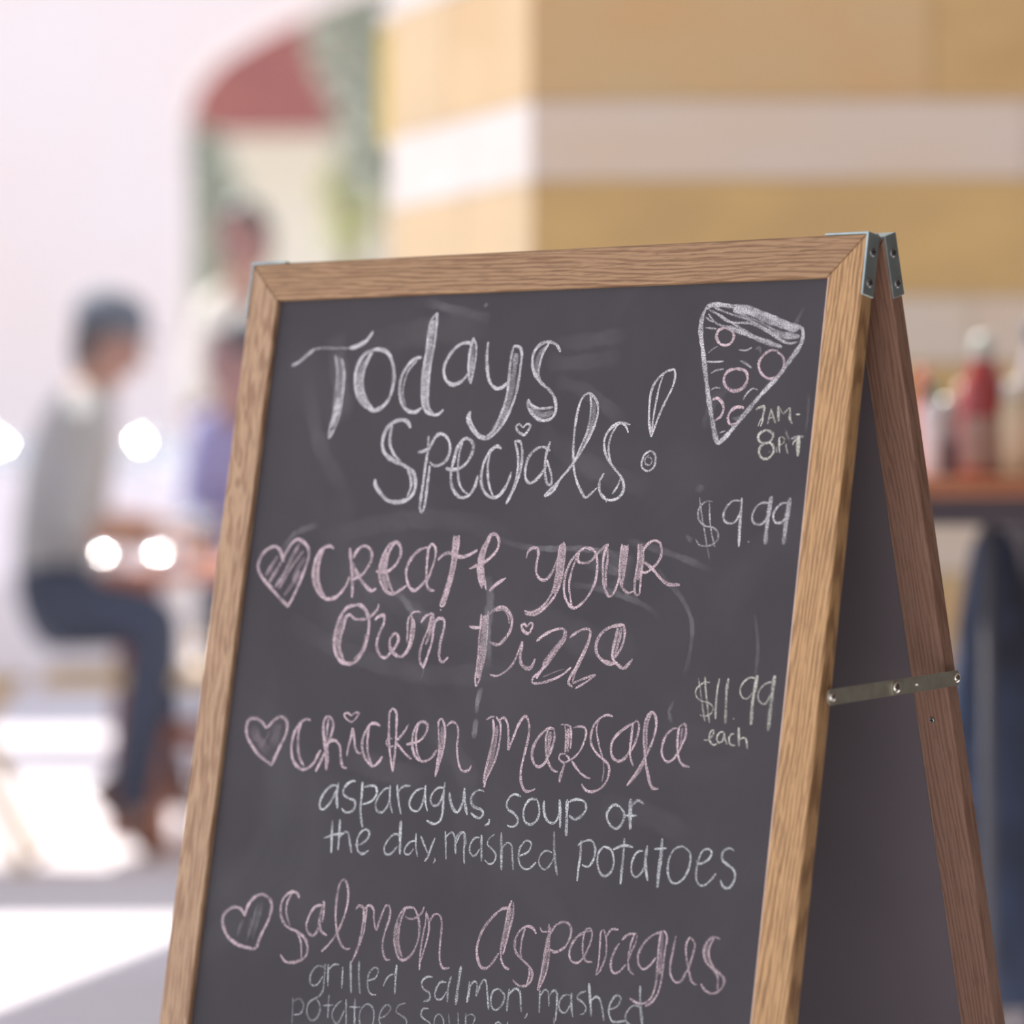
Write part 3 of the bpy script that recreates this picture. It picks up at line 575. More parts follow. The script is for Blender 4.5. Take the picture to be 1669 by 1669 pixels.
V154 45 -4493 -5970 -4553 -6006 -4565 -6080 -4523 -6137 -4467 -6132 -4429 -6067 -4448 -5997 -4493 -5970
V167 50 -4354 -5928 -4347 -6024 -4338 -6107
V139 45 -4404 -6017 -4349 -6010 -4294 -6001
V152 45 -4219 -5964 -4269 -6005 -4299 -6068 -4274 -6126 -4224 -6133 -4176 -6032
V180 45 -4173 -5948 -4156 -6055 -4141 -6149
V165 50 -4080 -5928 -4073 -6023 -4052 -6153
V138 50 -4132 -6004 -4077 -5999 -4014 -5994
V137 45 -3990 -6147 -4016 -6078 -4004 -6005 -3947 -5964 -3886 -5994 -3866 -6076 -3880 -6137
V137 40 -3821 -6060 -3760 -6042 -3707 -5978 -3750 -5952 -3799 -5998 -3811 -6071 -3778 -6127
V135 40 -3566 -5924 -3633 -5947 -3649 -5996 -3591 -6021 -3540 -6046 -3531 -6104
V134 50 -3330 -5944 -3383 -5949 -3399 -5997 -3356 -6029 -3298 -6053 -3300 -6088
V134 50 -3255 -6078 -3258 -6008 -3217 -5975 -3173 -6012 -3161 -6069
V133 50 -3126 -5966 -3114 -6018 -3096 -6063
V133 50 -3037 -5946 -3025 -6010 -3016 -6056
V146 50 -2961 -5945 -2953 -6003 -2949 -6050
V133 50 -2950 -5968 -2908 -5946 -2866 -5972 -2882 -6020
V209 60 -2959 -5703 -2955 -5782 -2962 -5863
V167 60 -2952 -5745 -2919 -5700 -2885 -5715 -2880 -5807 -2880 -5807 -2840 -5699 -2803 -5683 -2771 -5791 -2744 -5898
V152 60 -2669 -5733 -2721 -5756 -2734 -5824 -2710 -5883 -2662 -5891 -2614 -5838 -2608 -5776 -2669 -5733
V192 60 -2568 -5724 -2571 -5810 -2567 -5894
V165 60 -2569 -5773 -2514 -5719 -2464 -5739 -2446 -5811 -2430 -5888
V150 60 -2368 -5888 -2377 -5911 -2390 -5929
V150 60 -2274 -5711 -2267 -5795 -2258 -5878
V136 55 -2267 -5758 -2236 -5707 -2196 -5716 -2173 -5822
V163 55 -2184 -5751 -2145 -5699 -2111 -5720 -2101 -5816 -2095 -5924
V148 55 -1988 -5722 -2041 -5726 -2080 -5778 -2072 -5837 -2015 -5856 -1978 -5793
V162 55 -1976 -5702 -1966 -5792 -1939 -5879
V134 50 -1839 -5678 -1900 -5702 -1917 -5739 -1861 -5764 -1825 -5803 -1842 -5846 -1878 -5856
V214 65 -1825 -5617 -1796 -5740 -1769 -5858
V174 60 -1790 -5752 -1747 -5712 -1697 -5744 -1648 -5882
V159 60 -1615 -5796 -1544 -5766 -1516 -5704 -1556 -5683 -1601 -5735 -1614 -5808 -1574 -5875 -1500 -5874 -1450 -5858
V145 60 -1331 -5752 -1398 -5746 -1450 -5804 -1449 -5864 -1394 -5888
V198 60 -1352 -5594 -1335 -5723 -1293 -5885
V137 50 -2656 -6037 -2662 -5994 -2636 -5980 -2612 -5993 -2603 -6032
V137 50 -2548 -5972 -2548 -6002 -2545 -6026
V135 50 -2116 -5901 -2107 -5937 -2100 -5984
#smears
W1777 7 -5144 -611 -5053 -894 -4926 -1354
W1309 5 -5387 -990 -5169 -1504 -4838 -1910
W1096 5 -2830 -744 -2502 -727 -2151 -688
W1097 5 -2901 -888 -2597 -904 -2188 -855
W983 5 -2789 -1036 -2445 -1139 -2057 -1383
W1988 4 -4765 -697 -4128 -612 -3500 -579
W827 6 -1302 -1438 -1270 -1251 -1125 -1066
W722 12 -1343 -1904 -1301 -1881 -1264 -1904
W515 18 -1378 -2240 -1352 -2267 -1316 -2285
W1397 4 -5039 -2314 -4277 -2158 -3518 -2152 -3126 -2295
W1400 4 -5267 -2973 -4633 -3206 -3710 -3373 -2859 -3296
W471 14 -5425 -2420 -5315 -2266 -5059 -2188
W691 10 -4231 -357 -3898 -443 -3507 -529
W451 20 -3589 -398 -3574 -413 -3560 -428
W472 10 -1935 -2283 -1460 -2394 -1107 -2505
W1419 4 -2885 -1423 -2365 -1715 -1754 -1905
W2308 3 -4774 -2312 -4466 -2607 -3783 -2888
W2155 3 -2860 -2867 -2239 -3041 -1706 -3120
W1648 3 -3652 -3757 -3225 -4121 -3183 -4404
W304 15 -530 -522 -616 -705 -660 -796
W201 8 -406 -1171 -395 -1354 -399 -1492
W250 12 -680 -2817 -619 -3088 -623 -3359
W254 12 -1317 -3476 -1361 -3569 -1315 -3659
W1691 4 -4501 -4039 -3968 -4159 -3587 -4187
W1545 3 -1892 -4285 -1426 -4350 -1013 -4506
"""
# ================================================================ the sandwich board
W, SW, D, GAP = 0.61, 0.03147, 0.015284, 0.00611            # width, stile width, frame thickness, gap at the hinge
PSI, TAU, TAUB = 0.6771928, 0.18792, 0.252878
er = Vector((math.cos(PSI), -math.sin(PSI), 0)); eb = Vector((math.sin(PSI), math.cos(PSI), 0))
P0 = Vector((0.26026, 2.65489, CAM_H + 0.165937))             # top right outer corner of the front face
uF = math.sin(TAU) * eb + Vector((0, 0, math.cos(TAU))); nF = -math.cos(TAU) * eb + Vector((0, 0, math.sin(TAU)))
uB = -math.sin(TAUB) * eb + Vector((0, 0, math.cos(TAUB))); nB = math.cos(TAUB) * eb + Vector((0, 0, math.sin(TAUB)))
Q0 = P0 - D * nF + GAP * eb
def frame_of(x, y, z, o):
    M = Matrix((x, y, z)).transposed().to_4x4(); M.translation = o; return M
base = Vector((P0.x, P0.y, 0)) - er * W / 2
sign = empty('sandwich_board', base, 'oak-framed chalkboard sandwich board standing on the pavement, chalked with the day\'s specials', 'chalkboard sign', rz=-PSI)
inv = (Matrix.Translation(base) @ Matrix.Rotation(-PSI, 4, 'Z')).inverted()
MF = inv @ frame_of(er, uF, nF, P0)
MB = inv @ frame_of(er, uB, -nB, Q0)
LF, LB = P0.z / math.cos(TAU) - 0.0035, Q0.z / math.cos(TAUB) - 0.0045
lt, dk, pr = (0.60, 0.365, 0.165, 1), (0.34, 0.19, 0.085, 1), (0.17, 0.085, 0.04, 1)
oakR = oak('oak_stile_straight', lt, dk, pr, 2.0, 'y', 0.3, slant=-0.07)
oakL = oak('oak_stile_figured', (0.52, 0.345, 0.205, 1), (0.34, 0.20, 0.115, 1), (0.22, 0.11, 0.06, 1), 11.3, 'y', 0.9, lines=90)
oakT = oak('oak_rail', (0.42, 0.26, 0.135, 1), (0.27, 0.15, 0.075, 1), (0.15, 0.07, 0.035, 1), 5.1, 'x', 0.3)
oakB = oak('oak_back', (0.38, 0.225, 0.155, 1), (0.29, 0.155, 0.10, 1), (0.18, 0.09, 0.055, 1), 7.7, 'y', 0.35)
oakBT = oak('oak_back_rail', (0.38, 0.225, 0.155, 1), (0.29, 0.155, 0.10, 1), (0.18, 0.09, 0.055, 1), 8.7, 'x', 0.35)
def board_mat(name, c):
    mt = mat(name, c, rough=0.72, noise=9.0, c2=tuple(k * 0.86 for k in c), spec=0.3); nt = mt.node_tree; N = nt.nodes; L = nt.links
    b = N['Principled BSDF']; ramp = [n for n in N if n.type == 'VALTORGB'][0]
    tc = N.new('ShaderNodeTexCoord'); n = N.new('ShaderNodeTexNoise'); n.inputs['Scale'].default_value = 4.5; n.inputs['Detail'].default_value = 7
    n.inputs['Distortion'].default_value = 1.6; L.new(tc.outputs['Object'], n.inputs['Vector'])
    r = N.new('ShaderNodeValToRGB'); e = r.color_ramp.elements; e[0].position = 0.52; e[0].color = (0, 0, 0, 1); e[1].position = 0.8; e[1].color = (0.09, 0.09, 0.09, 1)
    L.new(n.outputs['Fac'], r.inputs[0])
    mx = N.new('ShaderNodeMix'); mx.data_type = 'RGBA'; L.new(r.outputs[0], mx.inputs['Factor']); L.new(ramp.outputs[0], mx.inputs['A']); mx.inputs['B'].default_value = (0.28,0.28,0.29, 1)
    L.new(mx.outputs['Result'], b.inputs['Base Color'])
    return mt
slate = board_mat('chalkboard_face', (0.070, 0.065, 0.070)); slateB = mat('chalkboard_back', (0.21, 0.185, 0.20), rough=0.8)
steel = mat('zinc_plated_steel', (0.58, 0.70, 0.67), rough=0.38, metal=0.75, noise=60, c2=(0.48, 0.58, 0.56))
strapm = mat('brass_tinted_steel', (0.58, 0.57, 0.46), rough=0.42, metal=0.7, noise=80, c2=(0.46, 0.46, 0.36))
screwm = mat('screw_steel', (0.45, 0.45, 0.44), rough=0.3, metal=0.9)
rivetm = mat('rivet_nickel', (0.8, 0.77, 0.68), rough=0.16, metal=1.0)
recess = mat('screw_recess', (0.03, 0.03, 0.03), rough=0.8)
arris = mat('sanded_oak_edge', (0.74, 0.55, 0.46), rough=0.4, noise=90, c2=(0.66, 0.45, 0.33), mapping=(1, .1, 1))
def panel(M, Lh, mats, board_m, front):
    mL, mR, mT = mats
    def piece(name, poly, mt):
        bm = prism(bmesh.new(), poly, -D, 0); bevel(bm, 0.0017, 3); o = obj(name, bm, mt, sign, M)
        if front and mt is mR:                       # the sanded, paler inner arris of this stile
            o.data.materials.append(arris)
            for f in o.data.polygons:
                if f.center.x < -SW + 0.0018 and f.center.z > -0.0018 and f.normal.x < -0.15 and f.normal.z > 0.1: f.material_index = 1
        return o
    piece('frame_stile', [(-W, 0), (-W + SW, -SW), (-W + SW, -Lh), (-W, -Lh)], mL)
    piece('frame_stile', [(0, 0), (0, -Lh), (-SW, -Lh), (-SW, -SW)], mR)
    piece('frame_rail', [(-W, 0), (0, 0), (-SW, -SW), (-W + SW, -SW)], mT)
    piece('frame_rail', [(-W + SW, -Lh + 0.16), (-SW, -Lh + 0.16), (-SW, -Lh + 0.12), (-W + SW, -Lh + 0.12)], mT)
    z = (-0.0054, -0.0094) if front else (-0.0100, -0.0060)
    return boxo('chalkboard', (-W + SW - 0.002, -Lh + 0.158, min(z)), (-SW + 0.002, -SW + 0.002, max(z)), board_m, sign, M=M,
                label='dark grey chalkboard panel covered in chalk writing' if front else 'plain dark rear panel')
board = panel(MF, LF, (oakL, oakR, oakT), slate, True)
panel(MB, LB, (oakB, oakB, oakBT), slateB, False)
# corner brackets, screws and hinge knuckles
def screw(parent, M, r=0.0037):
    o = obj('screw', lathe(bmesh.new(), [(r, 0), (r * 0.92, 0.0007), (r * 0.6, 0.0012), (0, 0.0014)], 20), screwm, parent, M, smooth=True)
    bm = bmesh.new(); box(bm, (-r * 0.62, -r * 0.13, 0.0011), (r * 0.62, r * 0.13, 0.00152)); box(bm, (-r * 0.13, -r * 0.62, 0.0011), (r * 0.13, r * 0.62, 0.00153))
    me = bpy.data.meshes.new('screw_slot'); bm.to_mesh(me); bm.free(); o.data.materials.append(recess)
    # the cross is part of the screw mesh
    b2 = bmesh.new(); b2.from_mesh(o.data); n0 = len(b2.faces); b2.from_mesh(me); b2.faces.ensure_lookup_table()
    for f in b2.faces[n0:]: f.material_index = 1
    b2.to_mesh(o.data); b2.free(); return o
T = 0.0015; LEG = 0.0455
for M, tw in ((MF, 1), (MB, -1)):
    for side in (0, 1):
        x0, sx = (0.0, 1) if side else (-W, -1)
        bm = bmesh.new()
        # side leg, on the outer edge of the stile, and top leg along the top rail: an L in one plate
        a, b = sorted((x0, x0 + sx * T))
        z0, z1 = (-D + 0.0006, 0.0003) if tw == 1 else (-D - 0.0003, -0.0006)
        poly = [(x0 + sx * T, T), (x0 + sx * T, -LEG), (x0, -LEG), (x0, 0), (x0 - sx * 0.037, 0), (x0 - sx * 0.037, T)]
        if sx < 0: poly = poly[::-1]
        prism(bm, poly, z0, z1); bevel(bm, 0.0003, 1)
        br = obj('corner_bracket', bm, steel, sign, M, label='zinc-plated steel corner bracket')
        for yy in (-0.0125, -0.0355):
            rot = Matrix.Rotation(math.pi / 2 * sx, 4, 'Y'); Ms = Matrix.Translation((x0 + sx * T, yy, (z0 + z1) / 2)) @ rot @ Matrix.Rotation(0.5 + yy * 20, 4, 'Z')
            screw(br, Ms)
for side in (0, 1):
    x0 = -0.018 if side else -W + 0.002
    mid = P0 - D * nF + GAP / 2 * eb
    Mh = inv @ frame_of(er, Vector((0, 0, 1)), -eb, mid) @ Matrix.Translation((0, 0.0012, 0)) @ Matrix.Rotation(math.pi / 2, 4, 'Y')
    h = obj('hinge_knuckle', lathe(bmesh.new(), [(0.0, 0), (0.0024, 0.0004), (0.0024, 0.0152), (0, 0.0156)], 16, Matrix.Translation((0, 0, x0))), strapm, sign, Mh, smooth=True)
# folding braces on both sides
def brace(xs, sgn):
    a = (inv @ (P0 - 0.3404 * uF - D * 0.62 * nF)); b = (inv @ (Q0 - 0.3404 * uB + D * 0.55 * nB))
    d = (b - a); L_ = d.length; ang = math.atan2(d.z, d.y)
    x = xs + sgn * 0.0022
    Mb = Matrix.Translation((x, a.y, a.z)) @ Matrix.Rotation(ang, 4, 'X')
    def strap(y0, y1, xo):
        hw = 0.0058; poly = []
        for k in range(9): t = math.pi / 2 + math.pi * k / 8; poly.append((y0 + hw * 0.55 * math.cos(t), hw * math.sin(t)))
        for k in range(9): t = -math.pi / 2 + math.pi * k / 8; poly.append((y1 + hw * 0.55 * math.cos(t), hw * math.sin(t)))
        bm = prism(bmesh.new(), poly, 0, 0.0012)
        for v in bm.verts: v.co = Vector((v.co.z * sgn + xo, v.co.x, v.co.y))
        return obj('brace_strap', bm, strapm, sign, Mb, label='steel folding brace strap')
    s1 = strap(0, L_ * 0.505, 0); s2 = strap(L_ * 0.485, L_, sgn * 0.0014)
    rv = lambda par, y, r, xo: obj('rivet', lathe(bmesh.new(), [(r, 0), (r, 0.0006), (r * 0.75, 0.0019), (r * 0.35, 0.0026), (0, 0.0028)], 20), rivetm, par,
                               Matrix.Translation((xo, y, 0)) @ Matrix.Rotation(math.pi / 2 * sgn, 4, 'Y'), smooth=True)
    rv(s1, 0.001, 0.0034, sgn * 0.0012); rv(s2, L_ * 0.50, 0.0044, sgn * 0.0026); rv(s2, L_ * 0.655, 0.0013, sgn * 0.0024); rv(s2, L_ - 0.001, 0.0036, sgn * 0.0026)
brace(W / 2, 1); brace(-W / 2, -1)
scr = screw(sign, MB @ Matrix.Translation((-SW * 0.55, -0.372, 0.0)), 0.0024)
# ---------------------------------------------------------------- chalk
def chalk_mat(name, c):
    mt = bpy.data.materials.new(name); mt.use_nodes = True; nt = mt.node_tree; N = nt.nodes; L = nt.links
    b = N['Principled BSDF']; b.inputs['Roughness'].default_value = 0.95; b.inputs['Specular IOR Level'].default_value = 0.1
    b.inputs['Base Color'].default_value = c
    at = N.new('ShaderNodeAttribute'); at.attribute_name = 'chalk_load'
    tc = N.new('ShaderNodeTexCoord')
    n = N.new('ShaderNodeTexNoise'); n.inputs['Scale'].default_value = 950; n.inputs['Detail'].default_value = 2; L.new(tc.outputs['Object'], n.inputs['Vector'])
    mr = N.new('ShaderNodeMapRange'); mr.inputs['From Min'].default_value = 0.36; mr.inputs['From Max'].default_value = 0.6; mr.inputs['To Min'].default_value = 0.30; mr.inputs['To Max'].default_value = 1.2
    L.new(n.outputs['Fac'], mr.inputs['Value'])
    n2 = N.new('ShaderNodeTexNoise'); n2.inputs['Scale'].default_value = 160; n2.inputs['Detail'].default_value = 2; L.new(tc.outputs['Object'], n2.inputs['Vector'])
    m2 = N.new('ShaderNodeMapRange'); m2.inputs['From Min'].default_value = 0.3; m2.inputs['From Max'].default_value = 0.6; m2.inputs['To Min'].default_value = 0.6; m2.inputs['To Max'].default_value = 1.05
    L.new(n2.outputs['Fac'], m2.inputs['Value'])
    uv = N.new('ShaderNodeUVMap'); uv.uv_map = 'stroke'; sp = N.new('ShaderNodeSeparateXYZ'); L.new(uv.outputs[0], sp.inputs[0])
    def mth(op, a, bb):
        q = N.new('ShaderNodeMath'); q.operation = op; q.use_clamp = op == 'MULTIPLY'
        for i, v in enumerate((a, bb)):
            if v is None: continue
            if isinstance(v, (int, float)): q.inputs[i].default_value = v
            else: L.new(v, q.inputs[i])
        return q.outputs[0]
    v = mth('ABSOLUTE', mth('SUBTRACT', sp.outputs['Y'], 0.5), None)          # 0 in the middle, .5 at the edge
    e = N.new('ShaderNodeMapRange'); e.inputs['From Min'].default_value = 0.5; e.inputs['From Max'].default_value = 0.3
    L.new(v, e.inputs['Value'])
    al = mth('MULTIPLY', mth('MULTIPLY', mth('MULTIPLY', at.outputs['Fac'], e.outputs[0]), mr.outputs[0]), m2.outputs[0])
    L.new(al, b.inputs['Alpha'])
    return mt
CH = {'W': chalk_mat('white_chalk', (0.78, 0.76, 0.77, 1)), 'P': chalk_mat('pink_chalk', (0.78, 0.62, 0.64, 1)),
      'Y': chalk_mat('cream_chalk', (0.75, 0.76, 0.65, 1)), 'V': chalk_mat('cool_white_chalk', (0.72,0.76,0.75, 1))}
def catmull(P, step):
    if len(P) < 3: P = [P[0], (P[0] + P[-1]) / 2, P[-1]]
    Q = [P[0]] + P + [P[-1]]; out = []
    for i in range(1, len(Q) - 2):
        a, b, c, d = Q[i - 1], Q[i], Q[i + 1], Q[i + 2]; n = max(1, int((c - b).length / step))
        for k in range(n):
            t = k / n; out.append(0.5 * ((2 * b) + (c - a) * t + (2 * a - 5 * b + 4 * c - d) * t * t + (3 * b - a - 3 * c + d) * t ** 3))
    out.append(P[-1]); return out
def chalk(groups):
    for gname, label, strokes in groups:
        per = {}
        for s in strokes: per.setdefault(s[0], []).append(s)
        for c, ss in per.items():
            V, Fs, UV, DN = [], [], [], []; idx = 0
            for _, wd, op, pts in ss:
                z = 0.00002 + 0.000005 * (idx % 30); idx += 1
                P = catmull([Vector(p) for p in pts], 0.0016); n = len(P); b0 = len(V); ph = R.random() * 9; L_ = 0
                for i, p in enumerate(P):
                    t = (P[min(i + 1, n - 1)] - P[max(i - 1, 0)]); t = t.normalized() if t.length > 1e-9 else Vector((1, 0))
                    nn = Vector((-t.y, t.x)); k = i / max(1, n - 1)
                    ww = wd * 0.66 * (1 + 0.14 * math.sin(ph + i * 0.37) + 0.10 * math.sin(ph * 2 + i * 1.13)) * (0.55 + 0.45 * min(1, min(i, n - 1 - i) / 2.5))
                    for sgn in (-1, 1):
                        q = p + nn * ww * sgn; V.append((q.x, q.y, z - 0.0054)); UV.append((L_, 0 if sgn < 0 else 1))
                        DN.append(op * 1.12 * (0.86 + 0.2 * math.sin(ph + i * 0.21)) * (1.0 if op > 0.26 else min(1, 2.6 * min(k, 1 - k) + 0.05)))
                    if i: Fs.append((b0 + 2 * i - 2, b0 + 2 * i - 1, b0 + 2 * i + 1, b0 + 2 * i))
                    L_ += 0.001
            me = bpy.data.meshes.new(gname); me.from_pydata(V, [], Fs); uvl = me.uv_layers.new(name='stroke')
            for lp in me.loops: uvl.data[lp.index].uv = UV[lp.vertex_index]
            at = me.attributes.new('chalk_load', 'FLOAT', 'POINT'); at.data.foreach_set('value', DN)
            word = {'W': 'white', 'P': 'pink', 'Y': 'cream', 'V': 'white'}[c]
            link(gname, me, CH[c], board, MFL, label=word + ' ' + label)
MFL = Matrix.Identity(4)
GL = {'title': ('chalk_lettering', 'chalk heading reading Todays Specials with an exclamation mark'),
      'pizza': ('chalk_drawing', 'chalk lines of the pizza slice drawing'), 'hours': ('chalk_lettering', 'chalk opening hours 7AM-8PM'),
      'price_one': ('chalk_lettering', 'chalk price $9.99'), 'create': ('chalk_lettering', 'chalk line Create your own Pizza with a heart and smears'),
      'chicken': ('chalk_lettering', 'chalk line Chicken Marsala with a heart'), 'sides_one': ('chalk_lettering', 'chalk lines asparagus, soup of the day, mashed potatoes'),
      'price_two': ('chalk_lettering', 'chalk price $11.99 each'), 'salmon': ('chalk_lettering', 'chalk line Salmon Asparagus with a heart'),
      'sides_two': ('chalk_lettering', 'chalk lines grilled salmon, mashed potatoes soup'), 'smears': ('chalk_smear', 'faint wiped chalk dust')}
groups = []; cur = None
for ln in CHALK.split('\n'):
    if not ln: continue
    if ln[0] == '#':
        nm, lb = GL[ln[1:]]; cur = (nm, lb, []); groups.append(cur); smear = nm == 'chalk_smear'; continue
    v = ln[1:].split(); wd, op = int(v[0]) / 1e5, int(v[1]) / 100; q = [int(k) / 1e4 for k in v[2:]]
    if smear and cur[2]: cur = (cur[0], cur[1], []); groups.append(cur)
    cur[2].append((ln[0], wd, op, [(q[i], q[i + 1]) for i in range(0, len(q), 2)]))
chalk(groups)
# ================================================================ the setting
def at(x, y, Y):                                             # a point at distance Y, seen from the camera's spot in that direction
    d = F + RR * ((x - 834.5) / 5921.3) - UU * ((y - 834.5) / 5921.3)
    return Vector((0, 0, CAM_H)) + d * (Y / d.y)
M_ground = mat('pale_concrete_paving', (0.66, 0.63, 0.66), rough=0.85, noise=1.3, c2=(0.60, 0.575, 0.61), bump=0.1)
bm = bmesh.new(); N_ = 12
struct(boxo('floor', (-16, -6, -0.1), (16, 40, 0), M_ground))
def stone(name, c, c2):
    return mat(name, c, rough=0.75, noise=4.5, c2=c2, mapping=(1, 1, 2.2), bump=0.3, spec=0.25)
OC = [stone('ochre_sandstone', (0.68, 0.46, 0.205), (0.56, 0.355, 0.15)), stone('golden_sandstone', (0.69, 0.47, 0.19), (0.60, 0.40, 0.18)), stone('russet_sandstone', (0.66, 0.42, 0.20), (0.64, 0.46, 0.24))]
PL = [stone('pale_limestone', (0.74, 0.62, 0.46), (0.72, 0.62, 0.51)), stone('rosy_limestone', (0.74, 0.60, 0.45), (0.74, 0.62, 0.50))]
PL_LIT = [stone('lit_pale_limestone', (0.68, 0.63, 0.60), (0.65, 0.60, 0.56))]  # same pale stone, sun glare on the side face painted into its colour
OC_LIT = [stone('lit_ochre_sandstone', (0.60, 0.45, 0.27), (0.56, 0.40, 0.23)), stone('lit_golden_sandstone', (0.62, 0.47, 0.29), (0.57, 0.44, 0.28))]  # ochre stone again, the side face's washed-out sunlight put into the colour
mortar = mat('mortar', (0.3432, 0.2508, 0.132), rough=0.9)
A_, B_ = Vector((0.040, 6.5, 0)), Vector((-0.238, 7.26, 0))
H_ = 3.0
bm = prism(bmesh.new(), [(0.046, 6.51), (3.2, 6.51), (3.2, 7.27), (-0.230, 7.27)], 0, H_)
wall = struct(obj('wall_right', bm, mortar))
cs = [(0, .12, 0), (.12, .25, 1), (.25, .46, 0), (.46, .60, 1), (.60, .813, 0), (.813, .955, 1), (.955, 1.187, 0), (1.187, 1.308, 1), (1.308, 1.517, 0), (1.517, 1.66, 1),
      (1.66, 1.90, 0), (1.90, 2.03, 1), (2.03, 2.27, 0), (2.27, 2.41, 1), (2.41, 2.66, 0), (2.66, 2.8, 1), (2.8, 3.0, 0)]
def block(p, d, n, L_, z0, z1, mt, prou):
    z0 = max(0.001, z0 - 0.0143); z1 -= 0.0143
    g = 0.0012; bm = bmesh.new()
    a = p + d * g; b = p + d * (L_ - g); lo = -0.02
    vs = [bm.verts.new((q + n * k).to_tuple()[:2] + (z,)) for z in (z0 + g, z1 - g) for q, k in ((a, lo), (b, lo), (b, prou), (a, prou))]
    for f in ((3, 2, 1, 0), (4, 5, 6, 7), (0, 1, 5, 4), (1, 2, 6, 5), (2, 3, 7, 6), (3, 0, 4, 7)): bm.faces.new([vs[i] for i in f])
    obj('stone_block', bm, mt, wall)
rw = random.Random(3)
for (z0, z1, k) in cs:
    x = A_.x
    while x < 3.15:
        L_ = min(rw.uniform(0.5, 1.15), 3.2 - x)
        if 3.2 - x - L_ < 0.2: L_ = 3.2 - x
        block(Vector((x, 6.5, 0)), Vector((1, 0, 0)), Vector((0, -1, 0)), L_, z0, z1, rw.choice(PL if k else OC), rw.uniform(0, 0.006)); x += L_
    d = (B_ - A_); Ls = d.length; d.normalize(); n = Vector((-d.y, d.x, 0)); cut = rw.uniform(0.35, 0.65) * Ls
    block(A_, d, n, cut, z0, z1, rw.choice(PL_LIT if k else OC_LIT), 0.003); block(A_ + d * cut, d, n, Ls - cut, z0, z1, rw.choice(PL_LIT if k else OC_LIT), 0.004)
# far arcaded wall with an arched opening
M_pale = mat('pale_stucco', (0.80, 0.74, 0.73), rough=0.9, noise=0.8, c2=(0.80, 0.71, 0.66))
arch = [(-1.445, 0), (-1.445, 2.54), (-1.40, 2.68), (-1.30, 2.80), (-1.12, 2.91), (-0.80, 3.06), (-0.3, 3.22), (0.3, 3.22), (0.9, 3.06), (1.3, 2.8), (1.445, 2.54), (1.445, 0)]
outer = [(-9, 0)] + arch + [(9, 0), (9, 3.75), (-9, 3.75)]
bm = prism(bmesh.new(), outer, 0, 0.35)
for v in bm.verts: v.co = Vector((v.co.x, 16.0 + v.co.z, v.co.y))
struct(obj('wall_back', bm, M_pale))
M_cream = mat('cream_render', (0.78, 0.75, 0.57), rough=0.9, noise=0.6, c2=(0.77, 0.77, 0.66))
struct(boxo('wall_far', (-9, 24, 0), (9, 24.3, 5.2), M_cream))
# unseen slab added overhead, its outline cut to shade the near paving
M_shade = mat('shade_caster', (0.36, 0.29, 0.22), rough=0.8)
bm = prism(bmesh.new(), [(-2.36, 8.0), (-2.005, 9.515), (-1.9, 10.0), (-0.95, 10.0), (-0.95, 4.7), (3.2, 4.7), (3.2, -4.0), (-0.8, -4.0), (-0.8, 4.0), (-2.36, 4.0)], 2.9, 3.0)
struct(obj('shade_slab', bm, M_shade))
M_blocker = mat('dark_light_blocker', (0.05, 0.04, 0.035), rough=0.8)  # unseen dark walls added to cut the light on the sign's right side
struct(boxo('light_block_rear', (-0.2, -4.2, 0), (2.1, -4.0, 2.9), M_blocker))
struct(boxo('light_block_side', (1.9, -4.0, 0), (2.1, 4.6, 2.9), M_blocker))
struct(boxo('shade_strip_1', (-6.0, 8.0, 2.9), (-2.5, 8.62, 3.0), M_shade))  # out-of-view strips added to throw bands of shade on the paving
struct(boxo('shade_strip_2', (-6.0, 9.9, 2.9), (-1.95, 10.85, 3.0), M_shade))
for x, y in ((-2.25, 4.1), (-0.85, 9.9) , (-5.9, 8.3), (-5.9, 10.5)):
    pass
# ---------------------------------------------------------------- beyond the arch
M_red = mat('red_canvas', (0.30, 0.115, 0.10), rough=0.8, noise=3, c2=(0.26, 0.10, 0.095)); M_white = mat('white_paint', (0.85, 0.84, 0.84), rough=0.5)
aw = empty('shop_awning', (-1.3, 23.95, 2.6), 'red canvas awning seen through the pale arch', 'awning')
bm = bmesh.new(); xs = (-1.3, 0.42)
pr_ = [(0, 1.42), (-2.6, 1.30), (-2.6, 1.26), (0, 1.38)]
vs = [[bm.verts.new((x, y, z)) for y, z in pr_] for x in xs]
bm.faces.new(vs[0]); bm.faces.new(vs[1][::-1])
for i in range(4): bm.faces.new((vs[0][i], vs[0][(i + 1) % 4], vs[1][(i + 1) % 4], vs[1][i]))
obj('canvas', bm, M_red, aw)
boxo('valance', (-1.3, -2.63, 0.33), (0.42, -2.60, 1.29), M_red, aw)
for x in (-1.27, 0.39): obj('arm', bar(bmesh.new(), (x, -0.0, 0.3), (x, -2.55, 1.26), 0.03, 0.03), M_white, aw)
M_leaf = mat('grey_green_leaves', (0.42, 0.46, 0.38), rough=0.6, noise=3, c2=(0.35, 0.40, 0.34)); M_leafy = mat('yellow_green_leaves', (0.62, 0.62, 0.30), rough=0.6, noise=3, c2=(0.5, 0.55, 0.3))
M_bark = mat('bark', (0.25, 0.19, 0.14), rough=0.9, noise=20, bump=0.5)
